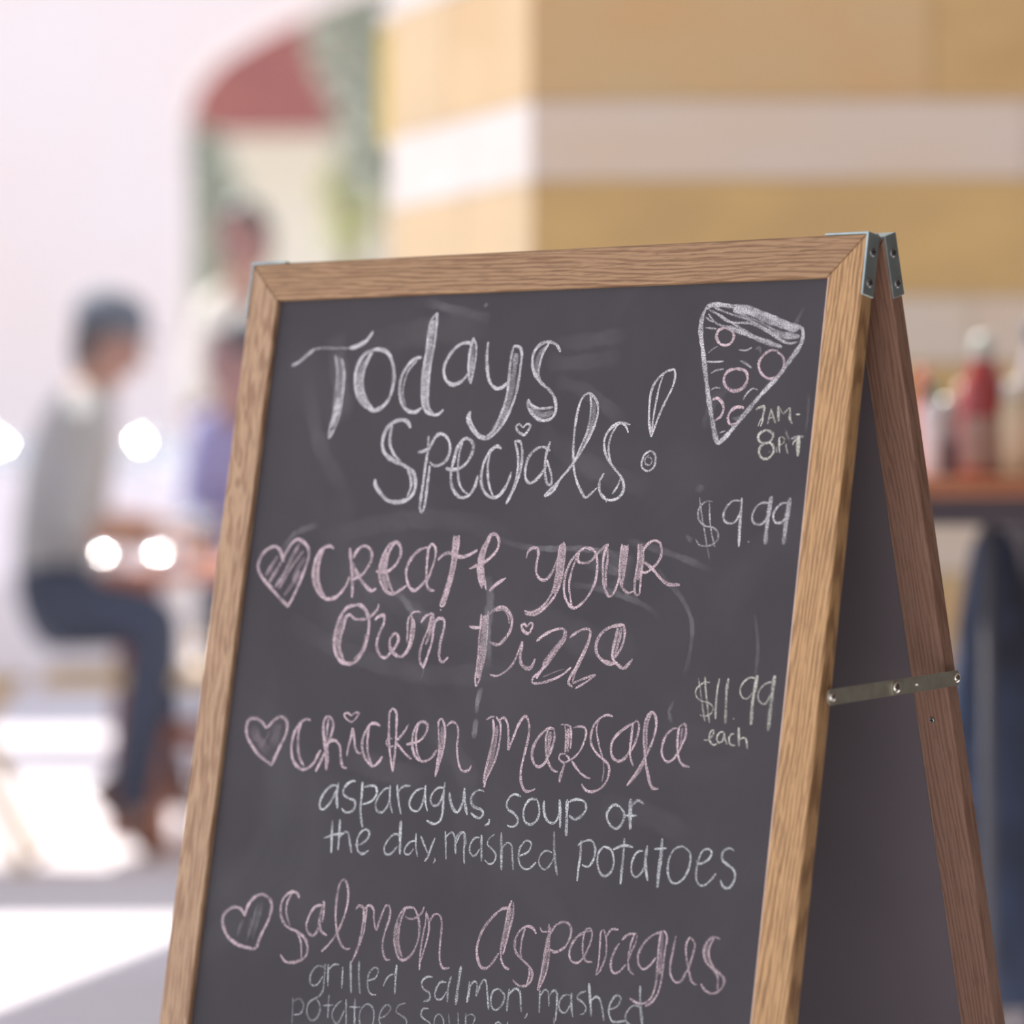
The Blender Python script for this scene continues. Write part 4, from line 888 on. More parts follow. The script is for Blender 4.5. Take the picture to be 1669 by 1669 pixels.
def tree(name, loc, h0, h1, rad, n, leafm, label, cat='tree'):
    t = empty(name, loc, label, cat); bm = bmesh.new(); rt = random.Random(int(loc[0] * 100 + n))
    for i in range(n):
        u = rt.random(); ph = rt.random() * 6.283; rr = rad * (rt.random() ** 0.5) * math.sin(math.pi * min(0.97, 0.12 + 0.85 * u)) ** 0.6
        c = Vector((rr * math.cos(ph), rr * math.sin(ph), h0 + (h1 - h0) * u)); s = rt.uniform(0.035, 0.075)
        q = Quaternion((rt.gauss(0, 1), rt.gauss(0, 1), rt.gauss(0, 1), rt.gauss(0, 1))).normalized()
        bm.faces.new([bm.verts.new(c + q @ Vector(k)) for k in ((-s, 0, 0), (0, -s * .5, 0), (s, 0, 0.01), (0, s * .5, 0))])
    obj('foliage', bm, leafm, t, kind='stuff')
    b = tube(bmesh.new(), [(0, 0, 0), (0.02, 0, h0), (0, 0.02, (h0 + h1) / 2)], [0.07, 0.05, 0.02]) if h0 > .3 else tube(bmesh.new(), [(0, 0, 0), (0.02, 0, h1 * .6)], [0.03, 0.01])
    for k in range(6):
        ph = k * 1.05; z = h0 + (h1 - h0) * (0.1 + 0.1 * k); tube(b, [(0, 0, z), (rad * .6 * math.cos(ph), rad * .6 * math.sin(ph), z + 0.3)], [0.025, 0.008], 6)
    obj('trunk', b, M_bark, t); return t
tree('tree', (-0.60, 18.2, 0), 2.35, 4.6, 0.40, 2600, M_leaf, 'grey-green leafy tree between the arch and the stone pillar')
tree('shrub', (-1.60, 19.0, 0), 0.4, 2.75, 0.30, 1500, M_leaf, 'narrow green shrub under the left end of the red awning', 'shrub')
tree('shrub', (-0.90, 20.0, 0), 2.15, 2.70, 0.16, 260, M_leafy, 'yellow-green shrub beyond the arch, right of the standing person', 'shrub')
M_yel = mat('yellow_enamel', (0.82, 0.68, 0.20), rough=0.4)
ys = empty('hanging_sign', (-0.245, 7.48, 1.62), 'narrow yellow panel hanging beside the far end of the stone pillar', 'sign')
boxo('panel', (-0.026, 0, 0.05), (0.012, 0.30, 0.27), M_yel, ys, r=0.004)
boxo('bracket', (-0.02, -0.20, 0.275), (0.02, 0.30, 0.288), M_white, ys)
# ---------------------------------------------------------------- the table with sauces, on the right
M_top = mat('varnished_table_top', (0.42, 0.17, 0.09), rough=0.28, noise=12, c2=(0.34, 0.125, 0.06), mapping=(0.4, 3, 3)); M_dark = mat('charcoal_laminate', (0.085, 0.072, 0.083), rough=0.6, noise=4, c2=(0.075, 0.066, 0.077))
M_post = mat('grey_powder_coat', (0.12, 0.12, 0.135), rough=0.5)
TZ = 0.976
tb = empty('condiment_stand', (1.05, 5.25, 0), 'reddish wooden-topped dark condiment stand behind the sign on the right', 'table')
boxo('table_top', (-0.52, -0.33, TZ - 0.027), (0.75, 0.33, TZ), M_top, tb, r=0.006)
boxo('apron', (-0.49, -0.30, TZ - 0.065), (0.72, 0.30, TZ - 0.027), M_dark, tb)
boxo('cabinet', (-0.325, -0.13, 0.08), (0.70, 0.10, TZ - 0.065), M_dark, tb, r=0.004)
for x, ys_ in ((-0.40, (-0.29,)), (0.66, (-0.27, 0.27)), (-0.30, (0.24,))):
    for y in ys_: obj('leg', tube(bmesh.new(), [(x, y, 0), (x, y, TZ - 0.065)], 0.010, 16), M_post, tb, smooth=True)
M_navy = mat('navy_cloth', (0.06, 0.085, 0.15), rough=0.85, noise=9, c2=(0.035, 0.038, 0.055), bump=0.4)
coat = empty('hanging_coat', (0.672, 5.045, 0), 'navy blue coat hanging at the left corner of the dark stand', 'coat')
bm = bmesh.new(); prof = [(0.905, 0.016, -0.005), (0.88, 0.030, -0.003), (0.82, 0.044, 0), (0.74, 0.056, 0), (0.66, 0.064, -0.004), (0.58, 0.066, -0.004), (0.48, 0.062, 0), (0.36, 0.058, 0.004), (0.24, 0.058, 0.008)]
rings = []
for z, r, dx in prof:
    rings.append([bm.verts.new((dx + r * math.cos(k * math.pi / 14) * (1 + .05 * math.sin(k * 1.9 + z * 3)), 0.55 * r * math.sin(k * math.pi / 14) * (1 + .14 * math.sin(k * 2.3 + z * 5)), z)) for k in range(28)])
for a, b in zip(rings, rings[1:]):
    for k in range(28): bm.faces.new((a[k], a[(k + 1) % 28], b[(k + 1) % 28], b[k]))
bm.faces.new(rings[0]); bm.faces.new(rings[-1][::-1])
obj('coat_body', bm, M_navy, coat, smooth=True)
obj('sleeve', tube(bmesh.new(), [(-0.012, -0.01, 0.86), (-0.030, -0.016, 0.76), (-0.044, -0.018, 0.64), (-0.036, -0.018, 0.5)], [0.014, 0.018, 0.018, 0.014], 14), M_navy, coat, smooth=True)
obj('hanger_loop', tube(bmesh.new(), [(0, 0.0, 0.90), (0.004, 0.005, 0.915), (0.0, 0.012, 0.912)], 0.003, 8), M_dark, coat)
# bottles
def glassy(name, c, rough=0.12): return mat(name, c, rough=rough, noise=8, c2=tuple(k * .9 for k in c), spec=0.7)
M_ket = glassy('ketchup_red', (0.38, 0.06, 0.055)); M_cap = mat('pale_plastic_cap', (0.52, 0.55, 0.48), rough=0.4); M_lab = mat('bottle_label', (0.40, 0.31, 0.27), rough=0.6)
M_clear = mat('clear_glass', (0.9, 0.93, 0.92), rough=0.03, trans=1.0, ior=1.45); M_dreg = mat('dark_sauce', (0.13, 0.07, 0.07), rough=0.3)
def bottle(name, x, Y, prof, mt, cap, capm, label_z, labm, label, cat='bottle', lr=None, seg=28):
    X = (x - 834.5) / 5921 * Y
    e = empty(name, (X, Y, TZ), label, cat)
    obj('bottle_body', lathe(bmesh.new(), prof, seg), mt, e, smooth=True)
    obj('cap', lathe(bmesh.new(), cap, seg), capm, e, smooth=True)
    if label_z:
        z0, z1 = label_z; r = lr or prof[1][0]; bm = bmesh.new(); pv = None
        for k in range(15):
            a = math.radians(-150 + k * 10); q = [bm.verts.new(((r + .0008) * math.cos(a), (r + .0008) * math.sin(a), z)) for z in (z0, z1)]
            if pv: bm.faces.new((pv[0], q[0], q[1], pv[1]))
            pv = q
        obj('paper_label', bm, labm, e, smooth=True)
    return e
bottle('ketchup_bottle', 1603, 5.20, [(0, 0), (.032, 0), (.0355, .006), (.0355, .075), (.036, .095), (.034, .12), (.026, .145), (.018, .16), (.0155, .172), (0, .172)], M_ket,
       [(.0165, .168), (.0175, .172), (.0165, .196), (.010, .203), (0, .204)], M_cap, (.012, .085), M_lab, 'red ketchup bottle with a pale cap standing on the condiment stand', lr=.0358)
bottle('ketchup_bottle', 1577, 5.40, [(0, 0), (.026, 0), (.028, .006), (.028, .07), (.024, .10), (.016, .12), (0, .12)], mat('maroon_glass', (0.30, 0.07, 0.08), rough=0.15),
       [(.014, .118), (.014, .138), (0, .140)], mat('cream_lid', (0.75, 0.70, 0.68), rough=.4), None, None, 'short maroon sauce bottle behind the left side of the ketchup bottle')
bottle('sauce_bottle', 1520, 5.15, [(0, 0), (.0155, 0), (.017, .004), (.017, .09), (.012, .103), (.0085, .112), (0, .112)], mat('white_sauce_bottle', (0.72, 0.68, 0.70), rough=.35),
       [(.010, .108), (.012, .112), (.011, .128), (.006, .136), (0, .137)], mat('dark_green_cap', (0.05, 0.13, 0.07), rough=.4), (.02, .08), mat('white_label', (0.80, 0.77, 0.78), rough=.6), 'small white sauce bottle with a dark green cap next to the sign', lr=.0172)
bottle('pepper_sauce_bottle', 1504, 5.32, [(0, 0), (.016, 0), (.0175, .004), (.0175, .105), (.012, .12), (.009, .13), (0, .13)], mat('orange_red_sauce', (0.62, 0.16, 0.10), rough=.25),
       [(.010, .128), (.012, .132), (.011, .152), (.007, .158), (0, .159)], mat('orange_red_cap', (0.60, 0.14, 0.09), rough=.4), None, None, 'orange-red capped sauce bottle half hidden by the sign edge')
e = bottle('pepper_shaker', 1546, 5.05, [(0, 0), (.014, 0), (.016, .004), (.013, .05), (.0125, .085), (.014, .092), (0, .092)], mat('smoky_glass', (0.30, 0.26, 0.25), rough=.1), [(.0145, .088), (.0145, .100), (.010, .110), (0, .112)], mat('dull_steel_lid', (.42, .40, .38), rough=.4, metal=.4), (.004, .05), M_dreg, 'small smoky glass shaker between the white and the red bottles', 'shaker', lr=.0155)
bottle('mustard_jar', 1662, 5.16, [(0, 0), (.026, 0), (.028, .005), (.028, .10), (.022, .115), (0, .116)], mat('mustard_cream', (0.66, 0.60, 0.40), rough=.3), [(.024, .112), (.025, .116), (.025, .135), (0, .137)], mat('pale_tin_lid', (.62, .62, .55), rough=.4), (.03, .085), mat('cream_label', (.72, .68, .5), rough=.6), 'cream mustard jar right of the ketchup bottle', 'jar', lr=.0282)
bottle('syrup_bottle', 1688, 5.38, [(0, 0), (.030, 0), (.033, .006), (.033, .12), (.025, .15), (.014, .18), (.013, .205), (0, .205)], mat('pale_bottle_glass', (.60, .58, .58), rough=.15), [(.0155, .198), (.0165, .202), (.0165, .226), (0, .228)], mat('blue_grey_cap', (.14, .17, .22), rough=.4), None, None, 'tall pale bottle with a blue-grey cap at the right edge')
# ---------------------------------------------------------------- the terrace on the left
M_salmon = mat('salmon_table_wood', (0.66, 0.30, 0.21), rough=0.45, noise=9, c2=(0.55, 0.24, 0.17), mapping=(.4, 4, 4)); M_tan = mat('tan_wood', (0.62, 0.46, 0.24), rough=0.6, noise=9, c2=(0.52, 0.38, 0.20), mapping=(.4, 4, 4))
M_rust = mat('red_brown_wood', (0.34, 0.145, 0.09), rough=0.6, noise=9, c2=(0.26, 0.11, 0.07))
t = empty('picnic_table', (-0.80, 10.20, 0), 'salmon-coloured slatted picnic table on the terrace', 'table')
for k in range(6):
    y0 = -0.62 + k * 0.205; boxo('slat', (-0.42, y0, 0.685), (0.85, y0 + 0.19, 0.72), M_salmon, t, r=0.004)
for x in (-0.25, 0.7):
    obj('leg', bar(bmesh.new(), (x, -0.55, 0), (x, -0.2, 0.685), 0.06, 0.05), M_rust, t); obj('leg', bar(bmesh.new(), (x, 0.55, 0), (x, 0.2, 0.685), 0.06, 0.05), M_rust, t)
    boxo('cross_rail', (x - 0.02, -0.5, 0.60), (x + 0.02, 0.5, 0.685), M_rust, t)
b_ = empty('bench', (-0.95, 9.30, 0), 'tan plank bench with red-brown legs in front of the picnic table', 'bench')
for k in range(2): boxo('slat', (-0.24, -0.17 + k * 0.175, 0.435), (0.75, -0.005 + k * 0.175, 0.470), M_tan, b_, r=0.004)
for x in (0.03, 0.60):
    for y in (-0.13, 0.13): obj('leg', bar(bmesh.new(), (x, y, 0), (x, y * .6, 0.435), 0.05, 0.05), M_rust, b_)
    boxo('cross_rail', (x - .02, -0.14, 0.36), (x + 0.02, 0.14, 0.435), M_rust, b_)
boxo('stretcher', (0.03, -0.02, 0.28), (0.60, 0.02, 0.34), M_rust, b_)
c_ = empty('folding_chair', (-1.42, 9.1, 0), 'tan wooden folding chair at the left edge', 'chair')
for y in (-0.19, 0.19):
    obj('leg', bar(bmesh.new(), (-0.22, y, 0.86), (0.22, y, 0), 0.035, 0.025), M_tan, c_); obj('leg', bar(bmesh.new(), (0.16, y * .86, 0.46), (-0.24, y * .86, 0), 0.035, 0.025), M_tan, c_)
for k in range(5): boxo('seat_slat', (-0.19 + k * 0.075, -0.20, 0.44), (-0.13 + k * 0.075, 0.20, 0.46), M_tan, c_)
for z in (0.66, 0.76): boxo('back_slat', (-0.13 - (z - .66) * .5, -0.2, z), (-0.115 - (z - .66) * .5, 0.2, z + 0.06), M_tan, c_)
# serving table with white cloth and steel covers
M_cloth = mat('white_linen', (0.86, 0.83, 0.87), rough=0.9, noise=3, c2=(0.82, 0.79, 0.83)); M_steel = mat('polished_steel', (0.9, 0.9, 0.92), rough=0.09, metal=1.0)
sv = empty('serving_table', (-1.75, 12.8, 0), 'long serving table behind the seated man', 'table')
boxo('table_top', (-1.1, -0.4, 0.93), (1.0, 0.4, 0.96), M_white, sv)
for x in (-1.0, 0.9):
    for y in (-0.34, 0.34): boxo('leg', (x - .02, y - .02, 0), (x + .02, y + .02, 0.93), M_white, sv)
bm = bmesh.new(); n = 90; top = []; bot = []
per = [(-1.13 + 2.16 * i / 30, -0.43) for i in range(30)] + [(1.03, -0.43 + .86 * i / 15) for i in range(15)] + [(1.03 - 2.16 * i / 30, 0.43) for i in range(30)] + [(-1.13, 0.43 - .86 * i / 15) for i in range(15)]
for i, (x, y) in enumerate(per):
    top.append(bm.verts.new((x, y, 0.966))); k = 1 + .02 * math.sin(i * 1.7); bot.append(bm.verts.new((x * k * 1.01, y * k * 1.03, 0.60 + .012 * math.sin(i * .9))))
bm.faces.new(top)
for i in range(90): bm.faces.new((top[i], top[(i + 1) % 90], bot[(i + 1) % 90], bot[i]))
tag(obj('tablecloth', bm, M_cloth, None, Matrix.Translation((-1.75, 12.8, 0))), 'white cloth hanging over the serving table', 'tablecloth')
def dome(name, loc, r, h, label, cat, group=None):
    e = empty(name, loc, label, cat, group=group); pf = [(r * 1.08, 0), (r * 1.08, 0.004)] + [(r * math.cos(a), 0.004 + h * math.sin(a)) for a in [k * math.pi / 24 for k in range(0, 12)]] + [(0, 0.004 + h)]
    obj('cover', lathe(bmesh.new(), pf, 36), M_steel, e, smooth=True)
    obj('knob', lathe(bmesh.new(), [(.006, h), (.006, h + .012), (.013, h + .018), (.013, h + .026), (0, h + .03)], 16), M_steel, e, smooth=True); return e
for px, Y, r, lb in ((372, 12.6, .15, 'steel dish cover hidden behind the standing person'), (250, 12.75, .14, 'steel dish cover on the white cloth, left of the standing person'), (22, 12.6, .13, 'steel dish cover at the left end of the white cloth'), (122, 12.74, .055, 'steel dish cover behind the seated man')):
    X = (px - 834.5) / 5921 * Y; dome('dish_cover', (X, Y, 0.968), r, r * 0.95, lb, 'dish cover', 'steel covers on the serving table')
def on_table(px, Y): return ((px - 834.5) / 5921 * Y, Y, 0.7205)
dome('steel_bowl', on_table(226, 10.3), .075, .055, 'upturned steel bowl in the middle of the picnic table', 'bowl')
dome('steel_bowl', on_table(272, 9.75), .065, .05, 'upturned steel bowl at the near edge of the picnic table, right one', 'bowl')
dome('steel_bowl', on_table(182, 9.75), .062, .045, 'upturned steel bowl at the near edge of the picnic table, left one', 'bowl')
jug = empty('steel_jug', on_table(300, 10.4), 'rounded steel jug right of the bowls on the picnic table', 'jug')
obj('jug_body', lathe(bmesh.new(), [(0, 0), (.05, 0), (.075, .03), (.085, .07), (.075, .11), (.045, .135), (.05, .15), (0, .15)], 32), M_steel, jug, smooth=True)
obj('handle', tube(bmesh.new(), [(.05, 0, .13), (.11, 0, .12), (.12, 0, .08), (.08, 0, .05)], .007, 8), M_steel, jug, smooth=True)
def glass(px, Y, label):
    g = empty('tumbler', on_table(px, Y), label, 'glass', group=None)
    obj('glass_wall', lathe(bmesh.new(), [(0, 0), (.028, 0), (.035, .11), (.032, .11), (.026, .01), (0, .01)], 24, cap=False), M_clear, g, smooth=True); return g
glass(335, 9.85, 'clear glass tumbler at the right of the picnic table near edge'); glass(262, 10.6, 'clear glass tumbler beside the seated man\'s arm')
boxn = boxo('napkin', (-0.06, -0.06, 0), (0.06, 0.06, 0.02), mat('red_napkin', (0.55, 0.06, 0.07), rough=.8), None, r=.004, M=Matrix.Translation(on_table(110, 9.72)))
tag(boxn, 'folded red napkin at the left end of the picnic table', 'napkin')
# ---------------------------------------------------------------- people
M_skin = mat('skin', (0.46, 0.27, 0.20), rough=0.55); M_skin2 = mat('skin_tan', (0.36, 0.22, 0.19), rough=0.55)
def body(name, J, E_, root, regions, skin):
    """one continuous skinned figure; regions = [(garment name, material, joints, inflate)]"""
    names = list(J); me = bpy.data.meshes.new('tmp'); me.from_pydata([J[k][0] for k in names], [(names.index(a), names.index(b)) for a, b in E_], [])
    o = bpy.data.objects.new('tmp', me); col.objects.link(o)
    md = o.modifiers.new('s', 'SKIN'); md.use_smooth_shade = True
    sv_ = me.skin_vertices[0].data
    for i, k in enumerate(names):
        r = J[k][1]; sv_[i].radius = (r, r) if not isinstance(r, tuple) else r; sv_[i].use_root = (k == 'pelvis')
    sb = o.modifiers.new('d', 'SUBSURF'); sb.levels = sb.render_levels = 2
    dg = bpy.context.evaluated_depsgraph_get(); ev = o.evaluated_get(dg); me2 = bpy.data.meshes.new_from_object(ev)
    bpy.data.objects.remove(o)
    me2.materials.clear(); b = link(name, me2, skin, root, Matrix.Identity(4), smooth=True)
    segs = [(J[a][0], J[c][0], a, c) for a, c in E_]
    def near(p):
        best = None
        for a, c, na, nc in segs:
            a, c = Vector(a), Vector(c); d = c - a; t = max(0, min(1, (p - a).dot(d) / max(1e-9, d.dot(d)))); q = (p - a - d * t).length - 0.6 * (J[na][1] if not isinstance(J[na][1], tuple) else J[na][1][0])
            if best is None or q < best[0]: best = (q, na, nc)
        return best[1:]
    own = [near(p.center) for p in me2.polygons]
    for gn, gm, js, inf, lab in regions:
        bm = bmesh.new(); bm.from_mesh(me2); bm.faces.ensure_lookup_table()
        kill = [f for f in bm.faces if not (own[f.index][0] in js and own[f.index][1] in js)]
        bmesh.ops.delete(bm, geom=kill, context='FACES'); bm.normal_update()
        for v in bm.verts: v.co += v.normal * inf
        if len(bm.faces): 
            me3 = bpy.data.meshes.new(gn); bm.to_mesh(me3); link(gn, me3, gm, root, Matrix.Identity(4), smooth=True, label=lab)
        bm.free()
    return b
def head(root, c, fwd, skin, hairm, r=0.095, hat=None):
    """face, ears and hair around the skull centre c, looking along fwd"""
    f = Vector(fwd).normalized(); s = f.cross(Vector((0, 0, 1))).normalized(); u = s.cross(f).normalized()
    Mx = Matrix((s, f, u)).transposed().to_4x4(); Mx.translation = Vector(c)
    bm = bmesh.new(); bmesh.ops.create_icosphere(bm, subdivisions=3, radius=1)
    for v in bm.verts:
        p = v.co; k = 1.0 - 0.22 * max(0, -p.z) ** 1.5; v.co = Vector((p.x * r * .80 * k, p.y * r * .98 * (1 - .08 * max(0, -p.z)), p.z * r * 1.22))
        if p.z < -.3 and p.y > 0: v.co.y += .012 * -p.z
    bmesh.ops.create_cone(bm, segments=8, radius1=.013, radius2=.004, depth=.035, cap_ends=True, matrix=Matrix.Translation((0, r * .98, -.012)) @ Matrix.Rotation(.5, 4, 'X'))
    for sx in (-1, 1):
        bmesh.ops.create_icosphere(bm, subdivisions=2, radius=1, matrix=Matrix.Translation((sx * r * .82, -.005, -.008)) @ Matrix.Diagonal((.008, .016, .028, 1)))
    obj('head', bm, skin, root, Mx, smooth=True)
    em = mat('eye', (.08, .06, .05), rough=.2)
    for sx in (-1, 1):
        bm = bmesh.new(); bmesh.ops.create_icosphere(bm, subdivisions=2, radius=.009, matrix=Matrix.Translation((sx * .031, r * .86, .006)))
        obj('eye', bm, em, root, Mx, smooth=True)
    obj('mouth', boxb((-.022, r * .93, -.052), (.022, r * .965, -.044)), mat('lips', (.35, .13, .12)), root, Mx)
    bm = bmesh.new(); bmesh.ops.create_icosphere(bm, subdivisions=3, radius=1)
    bmesh.ops.delete(bm, geom=[v for v in bm.verts if v.co.y * .9 - v.co.z * .75 > .22], context='VERTS')
    for v in bm.verts: v.co = Vector((v.co.x * r * .90, v.co.y * r * 1.06, v.co.z * r * 1.31))
    obj('hair', bm, hairm, root, Mx, smooth=True)
    return Mx
def boxb(a, b): return bevel(box(bmesh.new(), a, b), .002)
def hand(J, E_, wrist, palm_dir, side_dir, n, sk=0.008):
    """palm, four curled fingers of different length and a thumb, grown from the wrist joint"""
    w_ = Vector(J[wrist][0]); d = Vector(palm_dir).normalized(); s = Vector(side_dir).normalized(); k = d.cross(s).normalized()
    J[n + 'palm'] = (tuple(w_ + d * .05), (.026, .015)); E_.append((wrist, n + 'palm'))
    J[n + 'knuckle'] = (tuple(w_ + d * .082), (.030, .012)); E_.append((n + 'palm', n + 'knuckle'))
    for i, (off, L_) in enumerate(((-.030, .062), (-.010, .074), (.010, .070), (.029, .056))):
        a = w_ + d * .09 + s * off; b = a + d * L_ * .5 - k * L_ * .12; c = b + d * L_ * .35 - k * L_ * .35
        for nm, q in (('a', a), ('b', b), ('c', c)): J[n + str(i) + nm] = (tuple(q), sk if nm != 'c' else sk * .8)
        E_ += [(n + 'knuckle', n + str(i) + 'a'), (n + str(i) + 'a', n + str(i) + 'b'), (n + str(i) + 'b', n + str(i) + 'c')]
    a = w_ + d * .045 - s * .032; b = a + d * .030 - s * .022; J[n + 'ta'] = (tuple(a), .011); J[n + 'tb'] = (tuple(b), .009)
    E_ += [(n + 'palm', n + 'ta'), (n + 'ta', n + 'tb')]
def shoe(root, heel, toe, mt, hgt=.095):
    h, t_ = Vector(heel), Vector(toe); d = (t_ - h); L_ = d.length; d.normalize(); s = d.cross(Vector((0, 0, 1))).normalized(); u = s.cross(d)
    Mx = Matrix((s, d, u)).transposed().to_4x4(); Mx.translation = h; bm = bmesh.new(); rings = []
    for y, wd, ht in ((0, .022, .05), (.012, .032, hgt * .95), (.06, .036, hgt), (.11, .037, hgt * .85), (.15, .042, hgt * .62), (.2, .046, .055), (.245, .040, .045), (.27, .022, .03)):
        y = y / .27 * L_; rings.append([bm.verts.new((wd * math.cos(a) * (1 if math.sin(a) < .2 else .85), y, max(0, ht * (.5 + .55 * math.sin(a))))) for a in [k * math.pi / 8 for k in range(16)]])
    for a, b in zip(rings, rings[1:]):
        for k in range(16): bm.faces.new((a[k], a[(k + 1) % 16], b[(k + 1) % 16], b[k]))
    bm.faces.new(rings[0]); bm.faces.new(rings[-1]); obj('shoe', bm, mt, root, Mx, smooth=True)
M_grey = mat('grey_shirt', (0.38, 0.38, 0.385), rough=.9, noise=20, c2=(.34, .34, .345)); M_jean = mat('dark_jeans', (0.06, 0.075, 0.12), rough=.9, noise=30, c2=(.05, .06, .09)); M_shoe = mat('brown_suede', (0.13, 0.075, 0.065), rough=.8)
M_hair = mat('dark_hair', (0.06, 0.055, 0.06), rough=.6); M_hat = mat('grey_blue_cap', (0.13, 0.15, 0.19), rough=.8)
# seated man, in profile, facing right, legs tucked under the bench
r0 = Vector((-1.18, 9.62, 0))
man = empty('person', r0, 'man in a grey shirt, dark jeans and grey-blue cap seated at the picnic table', 'person')
def L(x, y, Y): return tuple(at(x, y, Y) - r0)
J = {'pelvis': (L(88, 985, 9.42), .125), 'belly': (L(88, 900, 9.43), .115), 'chest': (L(112, 770, 9.44), .13), 'upper': (L(135, 690, 9.44), .12), 'neck': (L(160, 622, 9.44), .052), 'skull': (L(178, 560, 9.44), .062),
     'shoulder_r': (L(140, 700, 9.27), .06), 'elbow_r': (L(120, 862, 9.22), .045), 'wrist_r': (L(222, 880, 9.30), .027),
     'shoulder_l': (L(140, 700, 9.62), .06), 'elbow_l': (L(150, 850, 9.72), .045), 'wrist_l': (L(240, 850, 9.70), .027),
     'hip_r': (L(100, 1000, 9.32), .095), 'knee_r': (L(262, 1008, 9.14), .066), 'ankle_r': (L(212, 1300, 9.16), .042), 'ball_r': (L(236, 1352, 9.16), .03),
     'hip_l': (L(100, 1000, 9.54), .095), 'knee_l': (L(250, 1000, 9.70), .066), 'ankle_l': (L(270, 1270, 9.75), .042), 'ball_l': (L(290, 1320, 9.75), .03)}
E_ = [('pelvis', 'belly'), ('belly', 'chest'), ('chest', 'upper'), ('upper', 'neck'), ('neck', 'skull'), ('upper', 'shoulder_r'), ('shoulder_r', 'elbow_r'), ('elbow_r', 'wrist_r'), ('upper', 'shoulder_l'), ('shoulder_l', 'elbow_l'), ('elbow_l', 'wrist_l'),
      ('pelvis', 'hip_r'), ('hip_r', 'knee_r'), ('knee_r', 'ankle_r'), ('ankle_r', 'ball_r'), ('pelvis', 'hip_l'), ('hip_l', 'knee_l'), ('knee_l', 'ankle_l'), ('ankle_l', 'ball_l')]
hand(J, E_, 'wrist_r', (1, .1, -.05), (0, 1, 0), 'hr'); hand(J, E_, 'wrist_l', (1, -.2, -.1), (0, 1, 0), 'hl')
torso = ['pelvis', 'belly', 'chest', 'upper', 'shoulder_r', 'shoulder_l', 'elbow_r', 'elbow_l']
body('body', J, E_, man, [('shirt', M_grey, torso, .008, 'grey shirt'), ('jeans', M_jean, ['pelvis', 'hip_r', 'hip_l', 'knee_r', 'knee_l', 'ankle_r', 'ankle_l'], .009, 'dark blue jeans')], M_skin)
head(man, J['skull'][0], (.95, -.15, -.25), M_skin2, M_hair)
ht = Vector(J['skull'][0]); Mh_ = Matrix.Translation(ht + Vector((.0, 0, .045))) @ Matrix.Rotation(.28, 4, 'Y')
obj('cap', lathe(bmesh.new(), [(.098, -.01), (.101, .01), (.096, .045), (.073, .08), (.038, .094), (0, .097)], 30, cap=False), M_hat, man, Mh_, smooth=True)
obj('cap_peak', prism(bmesh.new(), [(.09 + .075 * math.sin(math.pi * k / 12), -.07 + .14 * k / 12) for k in range(13)], .0, .006), M_hat, man, Mh_)
shoe(man, L(140, 1290, 9.16), L(236, 1396, 9.16), M_shoe, .115); shoe(man, L(240, 1262, 9.75), L(325, 1356, 9.75), M_shoe)
# standing person beyond, partly behind the sign
r1 = Vector((-0.80, 11.9, 0))
st = empty('person', r1, 'standing person with dark hair, cream top and blue jeans beyond the sign', 'person')
def L(x, y, Y): return tuple(at(x, y, Y) - r1)
J = {'pelvis': (L(400, 800, 11.9), .135), 'belly': (L(400, 700, 11.9), .12), 'chest': (L(402, 590, 11.9), .135), 'upper': (L(402, 520, 11.9), .12), 'neck': (L(400, 455, 11.9), .052), 'skull': (L(398, 390, 11.9), .062),
     'shoulder_r': (L(345, 510, 11.9), .055), 'elbow_r': (L(318, 660, 11.85), .042), 'wrist_r': (L(350, 740, 11.7), .026),
     'shoulder_l': (L(458, 510, 11.9), .055), 'elbow_l': (L(490, 660, 11.9), .042), 'wrist_l': (L(480, 790, 11.85), .026),
     'hip_r': (L(368, 850, 11.9), .095), 'knee_r': (L(365, 1070, 11.87), .065), 'ankle_r': (L(362, 1270, 11.92), .042),
     'hip_l': (L(432, 850, 11.9), .095), 'knee_l': (L(436, 1070, 11.87), .065), 'ankle_l': (L(438, 1270, 11.92), .042)}
E_ = [('pelvis', 'belly'), ('belly', 'chest'), ('chest', 'upper'), ('upper', 'neck'), ('neck', 'skull'), ('upper', 'shoulder_r'), ('shoulder_r', 'elbow_r'), ('elbow_r', 'wrist_r'), ('upper', 'shoulder_l'), ('shoulder_l', 'elbow_l'), ('elbow_l', 'wrist_l'),
      ('pelvis', 'hip_r'), ('hip_r', 'knee_r'), ('knee_r', 'ankle_r'), ('pelvis', 'hip_l'), ('hip_l', 'knee_l'), ('knee_l', 'ankle_l')]
E3 = list(E_)
hand(J, E_, 'wrist_r', (.5, -.6, -.2), (0, .3, -1), 'hr'); hand(J, E_, 'wrist_l', (0, -.1, -1), (0, 1, 0), 'hl')
body('body', J, E_, st, [('shirt', mat('cream_cotton', (.78, .76, .68), rough=.9), torso, .008, 'cream top'), ('jeans', mat('blue_denim', (.10, .17, .42), rough=.9), ['pelvis', 'hip_r', 'hip_l', 'knee_r', 'knee_l', 'ankle_r', 'ankle_l'], .009, 'blue jeans')], M_skin)
head(st, J['skull'][0], (-.35, -.9, -.05), mat('skin_warm', (.30, .17, .15), rough=.5), mat('dark_green_black_hair', (.05, .07, .065), rough=.6), r=.105)
for k in ('ankle_r', 'ankle_l'):
    a = Vector(J[k][0]); shoe(st, (a.x, a.y + .06, 0.0), (a.x - .04, a.y - .21, 0.0), M_hair)
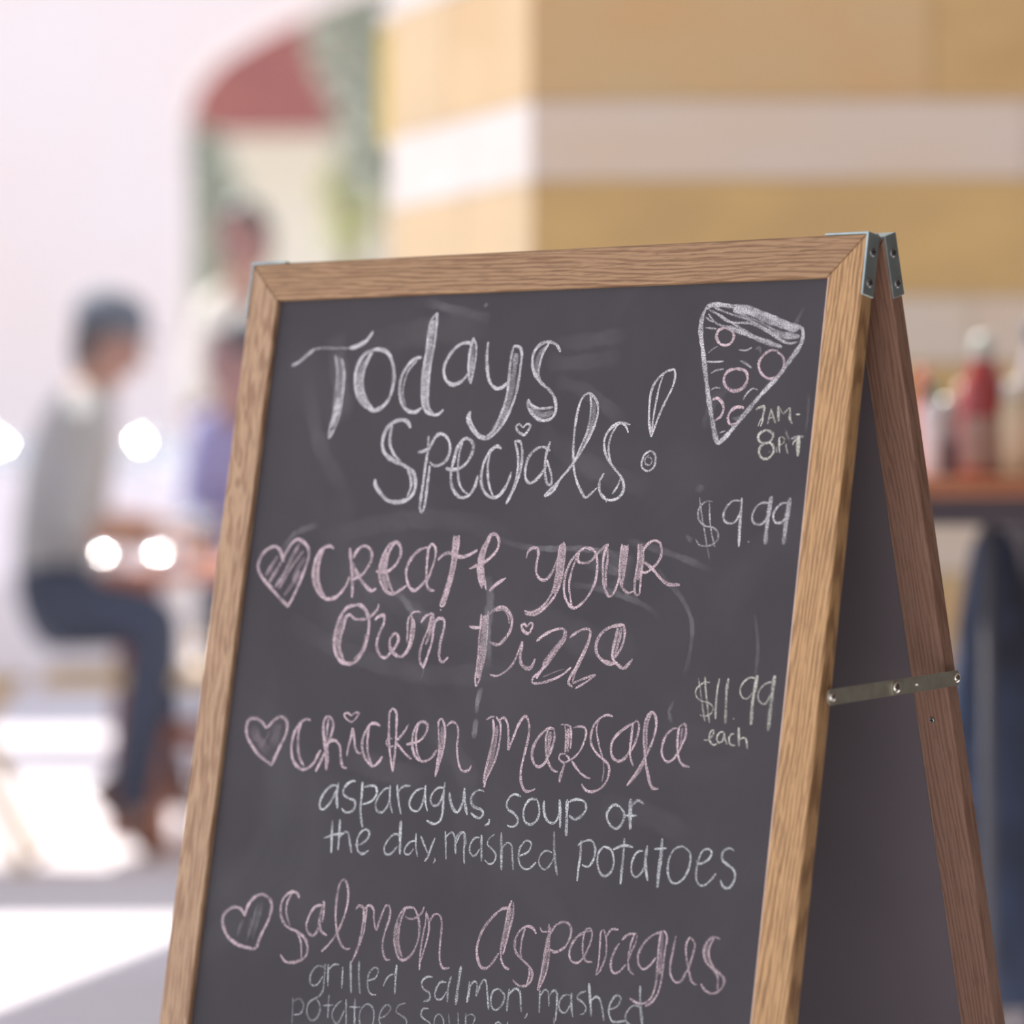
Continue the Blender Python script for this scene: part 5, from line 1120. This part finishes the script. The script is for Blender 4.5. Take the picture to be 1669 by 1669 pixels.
# third person, seated on the far side of the table
r2 = Vector((-0.82, 11.12, 0))
sp_ = empty('person', r2, 'seated dark-haired person in a lavender-blue shirt, just left of the sign frame', 'person')
def L(x, y, Y): return tuple(at(x, y, Y) - r2)
J = {'pelvis': (L(392, 985, 11.12), .13), 'belly': (L(392, 900, 11.12), .12), 'chest': (L(392, 780, 11.10), .13), 'upper': (L(392, 710, 11.10), .115), 'neck': (L(390, 650, 11.08), .052), 'skull': (L(386, 590, 11.05), .062),
     'shoulder_r': (L(335, 705, 11.1), .055), 'elbow_r': (L(318, 850, 11.0), .042), 'wrist_r': (L(330, 885, 10.72), .026),
     'shoulder_l': (L(452, 705, 11.1), .055), 'elbow_l': (L(470, 850, 11.0), .042), 'wrist_l': (L(440, 885, 10.72), .026),
     'hip_r': (L(362, 1000, 11.1), .09), 'knee_r': (L(360, 1000, 10.68), .062), 'ankle_r': (L(362, 1275, 10.72), .04),
     'hip_l': (L(425, 1000, 11.1), .09), 'knee_l': (L(430, 1000, 10.68), .062), 'ankle_l': (L(428, 1275, 10.72), .04)}
hand(J, E3, 'wrist_r', (.3, -1, -.05), (-1, 0, 0), 'hr'); hand(J, E3, 'wrist_l', (-.3, -1, -.05), (-1, 0, 0), 'hl')
body('body', J, E3, sp_, [('shirt', mat('lavender_blue_cotton', (.26, .27, .48), rough=.9), torso, .009, 'lavender-blue shirt'), ('trousers', M_jean, ['pelvis', 'belly', 'hip_r', 'hip_l', 'knee_r', 'knee_l', 'ankle_r', 'ankle_l'], .006, 'dark trousers')], M_skin2)
head(sp_, J['skull'][0], (-.75, -.65, -.1), mat('skin_mauve', (.26, .18, .19), rough=.5), mat('dark_grey_hair', (.06, .07, .08), rough=.6), r=.108)
for k in ('ankle_r', 'ankle_l'):
    a = Vector(J[k][0]); shoe(sp_, (a.x, a.y + .06, 0.0), (a.x, a.y - .21, 0.0), M_shoe)
stl = empty('stool', (r2.x, 11.15, 0), 'wooden stool under the seated person beside the sign frame', 'stool')
obj('seat', lathe(bmesh.new(), [(0, .425), (.17, .425), (.175, .44), (.17, .452), (0, .452)], 28), M_tan, stl, smooth=True)
for k in range(4):
    a = math.pi / 4 + k * math.pi / 2; obj('leg', bar(bmesh.new(), (.19 * math.cos(a), .19 * math.sin(a), 0), (.12 * math.cos(a), .12 * math.sin(a), .425), .03, .03), M_rust, stl)
